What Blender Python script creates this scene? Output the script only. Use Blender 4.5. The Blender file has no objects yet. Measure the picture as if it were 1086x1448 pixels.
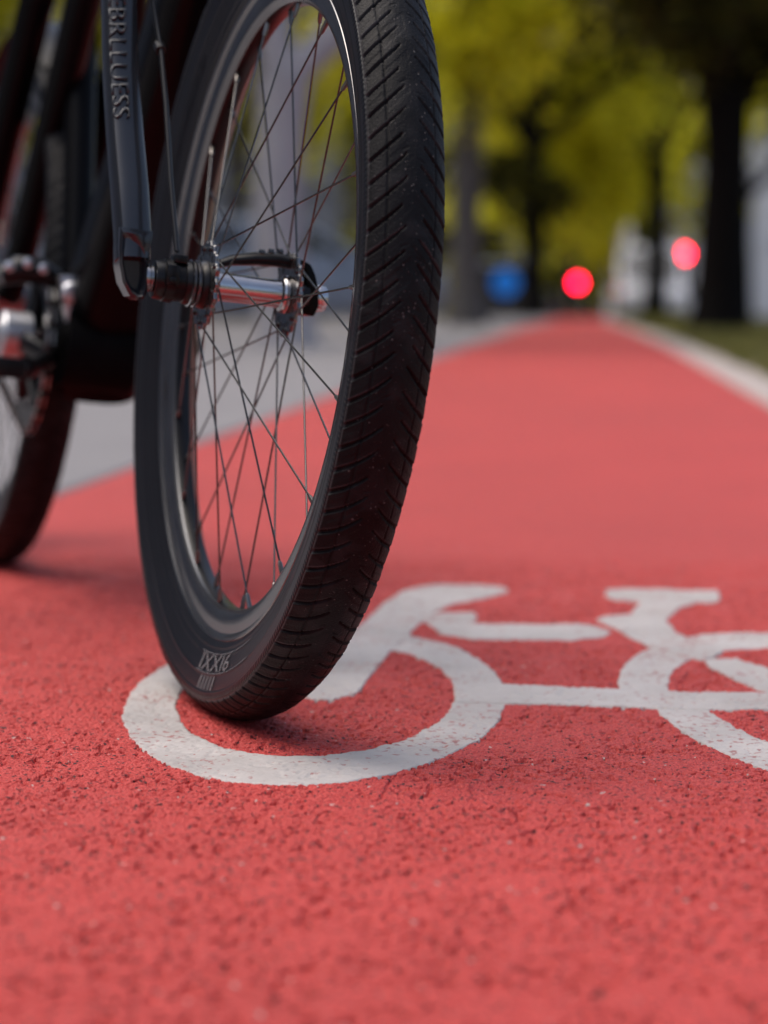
import bpy, math, numpy as np
from mathutils import Matrix, Vector
rng = np.random.default_rng(11)
SC = bpy.context.scene
COL = SC.collection
PI = math.pi

# ------------------------------------------------------------------ helpers
def tag(o, label=None, cat=None, group=None, kind=None):
    if label: o['label'] = label
    if cat: o['category'] = cat
    if group: o['group'] = group
    if kind: o['kind'] = kind
    return o

def empty(name, loc=(0, 0, 0), rz=0.0):
    o = bpy.data.objects.new(name, None)
    o.empty_display_size = 0.2
    COL.objects.link(o)
    o.location = loc
    o.rotation_euler = (0, 0, rz)
    return o

def copy_tree(o, parent=None):
    c = o.copy()
    COL.objects.link(c)
    c.parent = parent
    for ch in list(o.children):
        copy_tree(ch, c)
    return c

class MB:
    """collects vertices / faces of one mesh"""
    def __init__(s):
        s.v = []; s.f = []; s.m = []; s.n = 0
    def add(s, V, F, mat=0):
        V = np.asarray(V, float).reshape(-1, 3)
        s.v.append(V)
        for q in F:
            s.f.append(tuple(int(i) + s.n for i in q)); s.m.append(mat)
        s.n += len(V)
        return s
    def box(s, c, d, mat=0, M=None):
        x, y, z = [k / 2 for k in d]
        V = np.array([(sx * x, sy * y, sz * z) for sz in (-1, 1) for sy in (-1, 1) for sx in (-1, 1)])
        if M is not None: V = V @ np.array(M).T
        return s.add(V + np.array(c), [(0, 2, 3, 1), (4, 5, 7, 6), (0, 1, 5, 4), (2, 6, 7, 3), (0, 4, 6, 2), (1, 3, 7, 5)], mat)
    def tube(s, P, r, seg=14, mat=0, sq=1.0, cap=True, aspect=1.0, up=(0, 0, 1), power=2.0):
        """sweep of a (super)ellipse along a polyline; r = radius or list"""
        P = np.asarray(P, float); n = len(P)
        r = np.full(n, r, float) if np.isscalar(r) else np.asarray(r, float)
        T = np.gradient(P, axis=0); T /= np.linalg.norm(T, axis=1)[:, None] + 1e-12
        a = np.linspace(0, 2 * PI, seg, endpoint=False)
        ca, sa = np.cos(a), np.sin(a)
        k = (np.abs(ca) ** power + np.abs(sa) ** power) ** (-1 / power)
        V = []
        N = np.asarray(up, float)
        for i in range(n):
            N = N - T[i] * (N @ T[i])
            if np.linalg.norm(N) < 1e-6:
                N = np.array([1.0, 0, 0]) - T[i] * T[i][0]
            N = N / np.linalg.norm(N)
            B = np.cross(T[i], N)
            V.append(P[i] + r[i] * k[:, None] * (ca[:, None] * N + aspect * sa[:, None] * B))
        V = np.concatenate(V)
        F = [(i * seg + j, i * seg + (j + 1) % seg, (i + 1) * seg + (j + 1) % seg, (i + 1) * seg + j) for i in range(n - 1) for j in range(seg)]
        if cap:
            F.append(tuple(range(seg))[::-1]); F.append(tuple((n - 1) * seg + j for j in range(seg)))
        return s.add(V, F, mat)
    def lathe(s, prof, axis='y', c=(0, 0, 0), seg=48, mat=0, closed=False):
        """prof: list of (along, radius) turned about an axis through c"""
        prof = np.asarray(prof, float); m = len(prof)
        a = np.linspace(0, 2 * PI, seg, endpoint=False)
        A = np.repeat(prof[:, 0], seg); R = np.repeat(prof[:, 1], seg); t = np.tile(a, m)
        if axis == 'y': V = np.stack([R * np.cos(t), A, R * np.sin(t)], 1)
        elif axis == 'x': V = np.stack([A, R * np.cos(t), R * np.sin(t)], 1)
        else: V = np.stack([R * np.cos(t), R * np.sin(t), A], 1)
        mm = m if closed else m - 1
        F = [(i * seg + j, i * seg + (j + 1) % seg, ((i + 1) % m) * seg + (j + 1) % seg, ((i + 1) % m) * seg + j) for i in range(mm) for j in range(seg)]
        return s.add(V + np.array(c), F, mat)
    def prism(s, poly, d, fn, mat=0):
        """polygon (2D) extruded between depths d[0], d[1]; fn(a, b, depth) -> xyz"""
        n = len(poly)
        V = [fn(a, b, d[0]) for a, b in poly] + [fn(a, b, d[1]) for a, b in poly]
        F = [tuple(range(n))[::-1], tuple(range(n, 2 * n))] + [(i, (i + 1) % n, n + (i + 1) % n, n + i) for i in range(n)]
        return s.add(V, F, mat)
    def build(s, name, mats, parent=None, smooth=True, angle=40, bevel=0):
        me = bpy.data.meshes.new(name)
        me.from_pydata(np.concatenate(s.v).tolist(), [], s.f)
        for m in (mats if isinstance(mats, (list, tuple)) else [mats]): me.materials.append(m)
        me.polygons.foreach_set('material_index', s.m)
        return finish(me, name, parent, smooth, angle, bevel)

def finish(me, name, parent=None, smooth=True, angle=40, bevel=0):
    import bmesh
    bm = bmesh.new(); bm.from_mesh(me)
    bmesh.ops.recalc_face_normals(bm, faces=bm.faces)
    if bevel:
        ed = [e for e in bm.edges if len(e.link_faces) == 2 and e.calc_face_angle(0) > 0.6]
        bmesh.ops.bevel(bm, geom=ed, offset=bevel, segments=2, affect='EDGES', profile=0.6)
    bm.to_mesh(me); bm.free()
    if smooth:
        me.shade_smooth()
        me.set_sharp_from_angle(angle=math.radians(angle))
    o = bpy.data.objects.new(name, me)
    COL.objects.link(o)
    o.parent = parent
    return o

def grid_mesh(name, V, nx, ny, mats, keep=None, parent=None, matidx=None, wrap=False):
    """fast quad grid, V of shape (ny*nx, 3); wrap joins last row to first"""
    rows = ny if wrap else ny - 1
    i = np.arange(rows)[:, None]; j = np.arange(nx - 1)[None]
    i2 = (i + 1) % ny
    Q = np.stack(np.broadcast_arrays(i * nx + j, i * nx + j + 1, i2 * nx + j + 1, i2 * nx + j), -1).reshape(-1, 4)
    if keep is not None:
        Q = Q[keep]
        used = np.unique(Q); mp = np.full(len(V), -1); mp[used] = np.arange(len(used)); Q = mp[Q]; V = V[used]
    return quad_mesh(name, V, Q, mats, parent, matidx)

def quad_mesh(name, V, Q, mats, parent=None, matidx=None, smooth=True):
    me = bpy.data.meshes.new(name)
    me.vertices.add(len(V)); me.vertices.foreach_set('co', np.ascontiguousarray(V, np.float32).ravel())
    me.loops.add(Q.size); me.loops.foreach_set('vertex_index', np.ascontiguousarray(Q, np.int32).ravel())
    me.polygons.add(len(Q)); me.polygons.foreach_set('loop_start', np.arange(0, Q.size, 4, dtype=np.int32))
    for m in (mats if isinstance(mats, (list, tuple)) else [mats]): me.materials.append(m)
    if matidx is not None: me.polygons.foreach_set('material_index', np.ascontiguousarray(matidx, np.int32))
    me.update(calc_edges=True); me.validate()
    if smooth: me.shade_smooth()
    o = bpy.data.objects.new(name, me); COL.objects.link(o); o.parent = parent
    return o

# numpy noise ---------------------------------------------------------------
_T = np.random.default_rng(3).random((4, 256, 256))
def vnoise(x, y, cell, k=0):
    x = x / cell + 17.3 * k; y = y / cell + 5.1 * k
    xi = np.floor(x).astype(np.int64); yi = np.floor(y).astype(np.int64)
    fx = x - xi; fy = y - yi
    fx = fx * fx * (3 - 2 * fx); fy = fy * fy * (3 - 2 * fy)
    t = _T[k % 4]
    g = lambda a, b: t[(xi + a) & 255, (yi + b) & 255]
    return (g(0, 0) * (1 - fx) + g(1, 0) * fx) * (1 - fy) + (g(0, 1) * (1 - fx) + g(1, 1) * fx) * fy
def worley(x, y, cell, k=0):
    x = x / cell + 31.7 * k; y = y / cell + 9.3 * k
    xi = np.floor(x).astype(np.int64); yi = np.floor(y).astype(np.int64)
    best = np.full(x.shape, 9.0); sec = np.full(x.shape, 9.0)
    for a in (-1, 0, 1):
        for b in (-1, 0, 1):
            X = xi + a; Y = yi + b
            px = X + _T[0][X & 255, Y & 255]; py = Y + _T[1][X & 255, Y & 255]
            d = (px - x) ** 2 + (py - y) ** 2
            sec = np.minimum(sec, np.maximum(d, best)); best = np.minimum(best, d)
    return np.sqrt(best), np.sqrt(sec)
def sstep(a, b, x):
    t = np.clip((x - a) / (b - a), 0, 1); return t * t * (3 - 2 * t)

# ------------------------------------------------------------------ materials
def mat(name, base=(.5, .5, .5), rough=.6, metal=0., spec=.5, coat=0., coat_rough=.1, noise=None, bump=None, emit=None):
    """principled material; noise = (scale, amount, second colour), bump = (scale, strength, distance)"""
    m = bpy.data.materials.new(name); m.use_nodes = True
    nt = m.node_tree; N = nt.nodes; L = nt.links; b = N['Principled BSDF']
    b.inputs['Base Color'].default_value = (*base, 1); b.inputs['Roughness'].default_value = rough
    b.inputs['Metallic'].default_value = metal; b.inputs['Specular IOR Level'].default_value = spec
    b.inputs['Coat Weight'].default_value = coat; b.inputs['Coat Roughness'].default_value = coat_rough
    tc = N.new('ShaderNodeTexCoord')
    if noise:
        n = N.new('ShaderNodeTexNoise'); n.inputs['Scale'].default_value = noise[0]; n.inputs['Detail'].default_value = 6
        n.inputs['Roughness'].default_value = .65
        L.new(tc.outputs['Object'], n.inputs['Vector'])
        r = N.new('ShaderNodeMapRange'); r.inputs[1].default_value = .5 - .5 * noise[1]; r.inputs[2].default_value = .5 + .5 * noise[1]
        L.new(n.outputs['Fac'], r.inputs[0])
        mx = N.new('ShaderNodeMix'); mx.data_type = 'RGBA'
        mx.inputs[6].default_value = (*base, 1); mx.inputs[7].default_value = (*noise[2], 1)
        L.new(r.outputs[0], mx.inputs[0]); L.new(mx.outputs[2], b.inputs['Base Color'])
    if bump:
        n2 = N.new('ShaderNodeTexNoise'); n2.inputs['Scale'].default_value = bump[0]; n2.inputs['Detail'].default_value = 5
        L.new(tc.outputs['Object'], n2.inputs['Vector'])
        bp = N.new('ShaderNodeBump'); bp.inputs['Strength'].default_value = bump[1]; bp.inputs['Distance'].default_value = bump[2]
        L.new(n2.outputs['Fac'], bp.inputs['Height']); L.new(bp.outputs[0], b.inputs['Normal'])
    if emit:
        b.inputs['Emission Color'].default_value = (*emit[:3], 1); b.inputs['Emission Strength'].default_value = emit[3]
    return m

def leaf_mat(name, c1, c2):
    m = bpy.data.materials.new(name); m.use_nodes = True
    nt = m.node_tree; N = nt.nodes; L = nt.links; N.clear()
    out = N.new('ShaderNodeOutputMaterial'); mix = N.new('ShaderNodeMixShader'); mix.inputs[0].default_value = .5
    d = N.new('ShaderNodeBsdfPrincipled'); d.inputs['Roughness'].default_value = .6; d.inputs['Specular IOR Level'].default_value = .25
    t = N.new('ShaderNodeBsdfTranslucent')
    g = N.new('ShaderNodeNewGeometry'); tc = N.new('ShaderNodeTexCoord')
    n = N.new('ShaderNodeTexNoise'); n.inputs['Scale'].default_value = .8; n.inputs['Detail'].default_value = 1
    L.new(tc.outputs['Object'], n.inputs['Vector'])
    ad = N.new('ShaderNodeMath'); ad.operation = 'ADD'
    L.new(n.outputs['Fac'], ad.inputs[0]); L.new(g.outputs['Random Per Island'], ad.inputs[1])
    r = N.new('ShaderNodeMapRange'); r.inputs[1].default_value = .62; r.inputs[2].default_value = 1.32
    L.new(ad.outputs[0], r.inputs[0])
    mx = N.new('ShaderNodeMix'); mx.data_type = 'RGBA'; mx.inputs[6].default_value = (*c1, 1); mx.inputs[7].default_value = (*c2, 1)
    L.new(r.outputs[0], mx.inputs[0]); L.new(mx.outputs[2], d.inputs['Base Color']); L.new(mx.outputs[2], t.inputs['Color'])
    L.new(d.outputs[0], mix.inputs[1]); L.new(t.outputs[0], mix.inputs[2]); L.new(mix.outputs[0], out.inputs['Surface'])
    return m

def red_asphalt():
    m = bpy.data.materials.new('red_path_coating'); m.use_nodes = True
    nt = m.node_tree; N = nt.nodes; L = nt.links; b = N['Principled BSDF']
    tc = N.new('ShaderNodeTexCoord')
    def noise(s, d=4, rg=.6):
        n = N.new('ShaderNodeTexNoise'); n.inputs['Scale'].default_value = s; n.inputs['Detail'].default_value = d
        n.inputs['Roughness'].default_value = rg; L.new(tc.outputs['Object'], n.inputs['Vector']); return n.outputs['Fac']
    def rng_(src, a, c, lo=0, hi=1):
        r = N.new('ShaderNodeMapRange'); r.inputs[1].default_value = a; r.inputs[2].default_value = c
        r.inputs[3].default_value = lo; r.inputs[4].default_value = hi; L.new(src, r.inputs[0]); return r.outputs[0]
    def mix(f, A, B):
        x = N.new('ShaderNodeMix'); x.data_type = 'RGBA'; L.new(f, x.inputs[0])
        for i, q in ((6, A), (7, B)):
            if isinstance(q, tuple): x.inputs[i].default_value = (*q, 1)
            else: L.new(q, x.inputs[i])
        return x.outputs[2]
    c = mix(rng_(noise(1.7, 6), .33, .67), (.50, .045, .039), (.405, .032, .028))          # broad blotches
    c = mix(rng_(noise(.42, 4), .45, .72), c, (.375, .036, .032))                              # soft shade on the path painted in as darker patches
    c = mix(rng_(noise(330, 3), .38, .72), c, (.565, .078, .068))                              # worn tops of grains
    c = mix(rng_(noise(230, 2, .5), .612, .66), c, (.055, .010, .012))                        # bare dark stone specks
    c = mix(rng_(noise(60, 3, .5), .70, .76), c, (.16, .022, .022))
    c = mix(rng_(noise(140, 1, .4), .745, .77), c, (.50, .36, .33))                           # pale grit
    L.new(c, b.inputs['Base Color'])
    b.inputs['Roughness'].default_value = .62; b.inputs['Specular IOR Level'].default_value = .40
    v = N.new('ShaderNodeTexVoronoi'); v.inputs['Scale'].default_value = 360; L.new(tc.outputs['Object'], v.inputs['Vector'])
    bp = N.new('ShaderNodeBump'); bp.inputs['Strength'].default_value = .8; bp.inputs['Distance'].default_value = .0022; bp.invert = True
    L.new(v.outputs['Distance'], bp.inputs['Height'])
    bp2 = N.new('ShaderNodeBump'); bp2.inputs['Strength'].default_value = .4; bp2.inputs['Distance'].default_value = .0012
    L.new(noise(520, 3), bp2.inputs['Height']); L.new(bp.outputs[0], bp2.inputs['Normal']); L.new(bp2.outputs[0], b.inputs['Normal'])
    return m

def white_paint():
    m = mat('worn_white_paint', (.545, .51, .49), .65, noise=(7.5, .5, (.35, .325, .31)), bump=(420, .3, .001))
    nt = m.node_tree; N = nt.nodes; L = nt.links; b = N['Principled BSDF']
    src = b.inputs['Base Color'].links[0].from_socket
    tc = N.new('ShaderNodeTexCoord')
    n = N.new('ShaderNodeTexNoise'); n.inputs['Scale'].default_value = 150; n.inputs['Detail'].default_value = 4; L.new(tc.outputs['Object'], n.inputs['Vector'])
    n2 = N.new('ShaderNodeTexNoise'); n2.inputs['Scale'].default_value = 9; n2.inputs['Detail'].default_value = 2; L.new(tc.outputs['Object'], n2.inputs['Vector'])
    ad = N.new('ShaderNodeMath'); ad.operation = 'MULTIPLY_ADD'; ad.inputs[1].default_value = .45
    L.new(n2.outputs['Fac'], ad.inputs[0]); L.new(n.outputs['Fac'], ad.inputs[2])
    r = N.new('ShaderNodeMapRange'); r.inputs[1].default_value = .82; r.inputs[2].default_value = .90; L.new(ad.outputs[0], r.inputs[0])
    mx = N.new('ShaderNodeMix'); mx.data_type = 'RGBA'; mx.inputs[7].default_value = (.33, .16, .15, 1)
    L.new(r.outputs[0], mx.inputs[0]); L.new(src, mx.inputs[6]); L.new(mx.outputs[2], b.inputs['Base Color'])
    return m

M = {}
M['red'] = red_asphalt()
M['paint'] = white_paint()
M['asphalt'] = mat('grey_asphalt', (.245, .235, .238), .85, noise=(1.2, .6, (.19, .182, .186)), bump=(160, .5, .003))
M['kerb'] = mat('kerb_concrete', (.46, .40, .37), .8, noise=(6, .6, (.36, .31, .29)), bump=(120, .4, .002))
M['soil'] = mat('verge_soil', (.17, .15, .075), .9, noise=(3, .5, (.20, .155, .10)), bump=(30, .6, .02))
M['grass'] = leaf_mat('grass_blades', (.11, .12, .03), (.24, .22, .07))
M['black'] = mat('black_gloss_paint', (.0022, .0022, .0026), .26, spec=.08, noise=(9, .6, (.0035, .0035, .004)))
M['casing'] = mat('matt_black_casing', (.003, .003, .0033), .6, spec=.03, noise=(30, .5, (.005, .005, .0055)))
M['satin'] = mat('black_satin_alloy', (.004, .004, .0045), .28, spec=.28, noise=(30, .6, (.008, .008, .009)))
M['fork'] = mat('grey_black_fork_paint', (.013, .0155, .020), .2, spec=.5, coat=.35, coat_rough=.1, noise=(25, .6, (.013, .016, .020)))
M['letter'] = mat('pale_fork_lettering', (.045, .052, .060), .35, noise=(160, .7, (.016, .019, .023)))
M['rim'] = mat('dark_anodised_rim', (.27, .268, .265), .2, metal=.95, noise=(16, .5, (.2, .198, .197)))
M['tread'] = mat('tread_rubber', (.0038, .0039, .0048), .46, spec=.14, noise=(38, .5, (.0075, .0075, .008)), bump=(700, .7, .0008))
def _dusty(m):
    nt = m.node_tree; b = nt.nodes['Principled BSDF']; src = b.inputs['Base Color'].links[0].from_socket
    a = nt.nodes.new('ShaderNodeAttribute'); a.attribute_name = 'dust'
    tc = nt.nodes.new('ShaderNodeTexCoord'); n = nt.nodes.new('ShaderNodeTexNoise'); n.inputs['Scale'].default_value = 30; n.inputs['Detail'].default_value = 4
    nt.links.new(tc.outputs['Object'], n.inputs['Vector'])
    mu = nt.nodes.new('ShaderNodeMath'); mu.operation = 'MULTIPLY'; nt.links.new(a.outputs['Fac'], mu.inputs[0]); nt.links.new(n.outputs['Fac'], mu.inputs[1])
    mx = nt.nodes.new('ShaderNodeMix'); mx.data_type = 'RGBA'; mx.inputs[7].default_value = (.105, .105, .11, 1)
    nt.links.new(mu.outputs[0], mx.inputs[0]); nt.links.new(src, mx.inputs[6]); nt.links.new(mx.outputs[2], b.inputs['Base Color'])
_dusty(M['tread'])
M['side'] = mat('sidewall_rubber', (.0065, .0075, .0095), .30, spec=.27, noise=(12, .6, (.012, .013, .016)), bump=(300, .25, .0005))
M['print'] = mat('pale_grey_sidewall_print', (.20, .20, .21), .55, noise=(90, .7, (.10, .10, .105)))
M['chrome'] = mat('polished_alloy', (.55, .55, .56), .14, metal=1., noise=(30, .5, (.45, .45, .46)))
M['steel'] = mat('spoke_steel', (.12, .117, .114), .25, metal=1., noise=(50, .5, (.07, .069, .068)))
M['nipple'] = mat('nipple_plated', (.16, .155, .15), .3, metal=1.)
M['rubber'] = mat('cable_rubber', (.007, .007, .0075), .35)
M['chain'] = mat('chain_steel', (.55, .53, .5), .34, metal=1., noise=(120, .6, (.35, .33, .3)))
M['chain_dark'] = mat('dark_chain_steel', (.02, .018, .016), .4, metal=.6)  # darker tone for every other link, for contrast
M['dust'] = mat('dust_specks', (.10, .095, .09), .9)
M['brushed'] = mat('brushed_alloy', (.62, .63, .65), .36, metal=.95, noise=(40, .5, (.5, .5, .52)))

# ------------------------------------------------------------------ camera
F_PX = 3133.3; CAM_H = .3468
cam = bpy.data.cameras.new('camera'); co = bpy.data.objects.new('camera', cam); COL.objects.link(co)
cam.sensor_fit = 'VERTICAL'; cam.sensor_height = 36; cam.lens = F_PX / 1448 * 36
cam.clip_start = .05; cam.clip_end = 2000
co.location = (0, 0, CAM_H); co.rotation_euler = (math.radians(90 - 5.415), 0, 0)
cam.dof.use_dof = True; cam.dof.focus_distance = 1.68; cam.dof.aperture_fstop = cam.lens / 20.5; cam.dof.aperture_blades = 0
SC.camera = co

# ------------------------------------------------------------------ ground
PHI = math.atan(291 / F_PX)                                   # heading of the path
E_ = np.array([math.sin(PHI), math.cos(PHI)]); N_ = np.array([E_[1], -E_[0]])
def zg(t):                                                     # the street dips beyond a low crest
    t = np.asarray(t, float)
    k = np.maximum(t - 48, 0); return -np.minimum(.0009 * k * k, .018 * np.maximum(k - 10, 0) + .09)
def wz(x, y): return float(zg(x * E_[0] + y * E_[1]))
def hfun(s, t):
    """fine relief of the coated asphalt (metres), zero-ish at the tops of the grains"""
    a, b = worley(s, t, .0045, 0); h = -.0017 * np.minimum(a, .9) ** 1.6          # coated grains
    c, d = worley(s + .003, t, .0029, 1); h -= .0010 * c
    h += .0013 * (vnoise(s, t, .014, 1) - .5) + .0024 * (vnoise(s, t, .11, 2) - .5)
    pit = sstep(.58, .72, vnoise(s, t, .0043, 3)) * sstep(.20, .50, vnoise(s, t, .03, 0))
    h -= .0042 * pit                                                                # open voids between grains
    cr = np.abs(vnoise(s, t, .045, 2) - .5) + .35 * vnoise(s, t, .2, 1)
    h -= .0024 * (1 - sstep(.10, .12, cr))
    h += .0018
    return h
def axis(segs):
    out = []
    for a, b, st in segs: out.append(np.arange(a, b, st))
    return np.concatenate(out + [[segs[-1][1]]])
S0, S1 = -.952, .592
def bend(t): return -.36 * sstep(14, 52, np.asarray(t, float))
s_ax = axis([(S0, -.70, .004), (-.70, .27, .00105), (.27, S1, .004)])
t = [.78]
while t[-1] < 3.1: t.append(t[-1] + .0008 * t[-1])
t2 = [t[-1]]
while t2[-1] < 170: t2.append(t2[-1] * 1.03)
t_ax = np.concatenate([np.arange(-8, .7, .4), [.70, .74], t, t2[1:]])
Sg, Tg = np.meshgrid(s_ax, t_ax)
fade = sstep(.74, .80, Tg) * (1 - sstep(2.8, 3.1, Tg))
Hh = np.zeros_like(Sg)
rows = (t_ax > .74) & (t_ax < 3.1)
Hh[rows] = hfun(Sg[rows], Tg[rows])
Z = Hh * fade - .0006 * (1 - fade) + zg(Tg)
Sg = np.where(Sg < 0, Sg * (1 - .45 * sstep(18, 62, Tg)), Sg * (1 + bend(Tg) / S1))
V = np.stack([Sg * N_[0] + Tg * E_[0], Sg * N_[1] + Tg * E_[1], Z], -1).reshape(-1, 3)
tag(grid_mesh('cycle_path', V, len(s_ax), len(t_ax), M['red']), kind='structure')

def strip(name, s0, s1, z, m, t0=-8, t1=170, kind='structure', step=1.03):
    ts = [-8., -4, 0, 2, 4]
    while ts[-1] < t1: ts.append(ts[-1] * step + .3)
    ts = np.array(ts); ss = np.array([s0, (s0 + s1) / 2, s1])
    Sg, Tg = np.meshgrid(ss, ts)
    if s0 > .5: Sg = Sg + bend(Tg)
    V = np.stack([Sg * N_[0] + Tg * E_[0], Sg * N_[1] + Tg * E_[1], zg(Tg) + z], -1).reshape(-1, 3)
    return tag(grid_mesh(name, V, 3, len(ts), m), kind=kind)
def bar(name, s0, s1, z0, z1, m, t1=150):
    """kerb stones laid end to end along the path with open joints"""
    b = MB(); tt = -6.
    while tt < t1:
        L = 1.0; g = .006
        q = []
        for tk in (tt + g, tt + L - g):
            zz = float(zg(tk))
            for s, z in ((s0, z0), (s0, z1 - .012), (s0 + .012, z1), (s1 - .012, z1), (s1, z1 - .012), (s1, z0)):
                p = (s + (float(bend(tk)) if s0 > .5 else 0)) * N_ + tk * E_; q.append((p[0], p[1], zz + z))
        b.add(q, [(0, 1, 2, 3, 4, 5), (11, 10, 9, 8, 7, 6)] + [(i, i + 6, i + 7, i + 1) for i in range(5)])
        tt += L
    return tag(b.build(name, m, smooth=False), kind='structure')
# the asphalt sheet carries on to the horizon
gs = np.concatenate([-np.geomspace(600, 4, 24), np.linspace(-3, 3, 7), np.geomspace(4, 600, 24)])
gt = np.concatenate([[-300, -60, -20], np.linspace(-8, 60, 69), np.geomspace(62, 900, 40)])
Sg, Tg = np.meshgrid(gs, gt)
V = np.stack([Sg * N_[0] + Tg * E_[0], Sg * N_[1] + Tg * E_[1], zg(Tg) - .012], -1).reshape(-1, 3)
tag(grid_mesh('ground', V, len(gs), len(gt), M['asphalt']), kind='structure')
bar('kerb', S0 - .085, S0 - .002, -.05, .003, M['asphalt'])
bar('kerb', S1 + .002, S1 + .20, -.05, .012, M['kerb'])
strip('verge', S1 + .204, 3.4, -.002, M['soil'])
# grass on the verge
n = 26000
tt = 5 + 60 * rng.random(n) ** 1.6; ss = S1 + .22 + 2.5 * rng.random(n)
ok = vnoise(ss, tt, .5, 1) > .33; tt = tt[ok]; ss = ss[ok]; n = len(tt)
hgt = .03 + .05 * rng.random(n); az = 2 * PI * rng.random(n); w = .006 + tt * .0006
p = (ss + bend(tt))[:, None] * N_ + tt[:, None] * E_; z = zg(tt) - .004
dx = np.cos(az); dy = np.sin(az); lean = .5 * hgt
V = np.stack([np.stack([p[:, 0] - w * dx, p[:, 1] - w * dy, z], 1), np.stack([p[:, 0] + w * dx, p[:, 1] + w * dy, z], 1),
              np.stack([p[:, 0] + w * .3 * dx - lean * dy, p[:, 1] + w * .3 * dy + lean * dx, z + hgt], 1),
              np.stack([p[:, 0] - w * .3 * dx - lean * dy, p[:, 1] - w * .3 * dy + lean * dx, z + hgt], 1)], 1).reshape(-1, 3)
tag(quad_mesh('grass', V, np.arange(4 * n).reshape(-1, 4), M['grass']), 'olive green grass growing on the verge beside the pale kerb', 'grass', kind='stuff')

# ------------------------------------------------------------------ painted bicycle symbol
def sdf_poly(X, Y, poly):
    P = np.asarray(poly); a = P; b = np.roll(P, -1, 0)
    d = np.full(X.shape, 1e9); ins = np.zeros(X.shape, bool)
    for (ax, ay), (bx, by) in zip(a, b):
        ex, ey = bx - ax, by - ay
        tq = np.clip(((X - ax) * ex + (Y - ay) * ey) / (ex * ex + ey * ey + 1e-15), 0, 1)
        d = np.minimum(d, (X - ax - tq * ex) ** 2 + (Y - ay - tq * ey) ** 2)
        c = ((ay > Y) != (by > Y)) & (X < ex * (Y - ay) / (ey + 1e-15) + ax)
        ins ^= c
    d = np.sqrt(d); return np.where(ins, -d, d)
def sdf_ell(X, Y, c, a, b, rot):
    x = (X - c[0]) * math.cos(rot) + (Y - c[1]) * math.sin(rot); y = -(X - c[0]) * math.sin(rot) + (Y - c[1]) * math.cos(rot)
    k0 = np.sqrt((x / a) ** 2 + (y / b) ** 2); k1 = np.sqrt((x / a ** 2) ** 2 + (y / b ** 2) ** 2) + 1e-9
    return k0 * (k0 - 1) / k1
def stroke(name, fn, bb, lift, parent):
    xs = np.arange(bb[0] - .01, bb[1] + .01, .00125); ys = [bb[2] - .01]
    while ys[-1] < bb[3] + .01: ys.append(ys[-1] + .0009 * ys[-1])
    ys = np.array(ys)
    X, Y = np.meshgrid(xs, ys)
    f = lambda X, Y: fn(X, Y) + .0022 * (vnoise(X, Y, .008, 2) - .5) + .0022 * (vnoise(X, Y, .03, 1) - .5)
    D = f(X, Y); e = 5e-4
    gx = (f(X + e, Y) - f(X - e, Y)) / (2 * e); gy = (f(X, Y + e) - f(X, Y - e)) / (2 * e)
    g2 = np.maximum(gx * gx + gy * gy, .3)
    out = D > 0
    mv = np.where(out, np.clip(D, 0, .004), 0)
    X2 = X - mv * gx / g2; Y2 = Y - mv * gy / g2
    h = hfun(X2, Y2)
    hs = .0006 + .0024 * (vnoise(X2, Y2, .11, 2) - .5) + .0013 * (vnoise(X2, Y2, .014, 1) - .5)
    hz = np.maximum(.22 * h + .78 * hs, h - .0014) + lift
    hz = np.where(out, h - .0004, hz)
    V = np.stack([X2 * N_[0] + Y2 * E_[0], X2 * N_[1] + Y2 * E_[1], hz], -1).reshape(-1, 3)
    ins = (D <= 0)
    keep = (ins[:-1, :-1] | ins[1:, :-1] | ins[:-1, 1:] | ins[1:, 1:]).ravel()
    return grid_mesh(name, V, len(xs), len(ys), M['paint'], keep=keep, parent=parent)
sym = tag(empty('painted_bicycle_symbol', (0, 0, 0)), 'worn white bicycle symbol painted on the red cycle path under the front tyre', 'road marking')
C1 = (-.2385, 1.936); RT = .068
ring = lambda c: (lambda X, Y: np.maximum(sdf_ell(X, Y, c, .166, .385, RT), -sdf_ell(X, Y, (c[0], c[1] - .004), .1216, .2812, RT)))
C2 = (C1[0] + .4345, C1[1] + .012)
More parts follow.
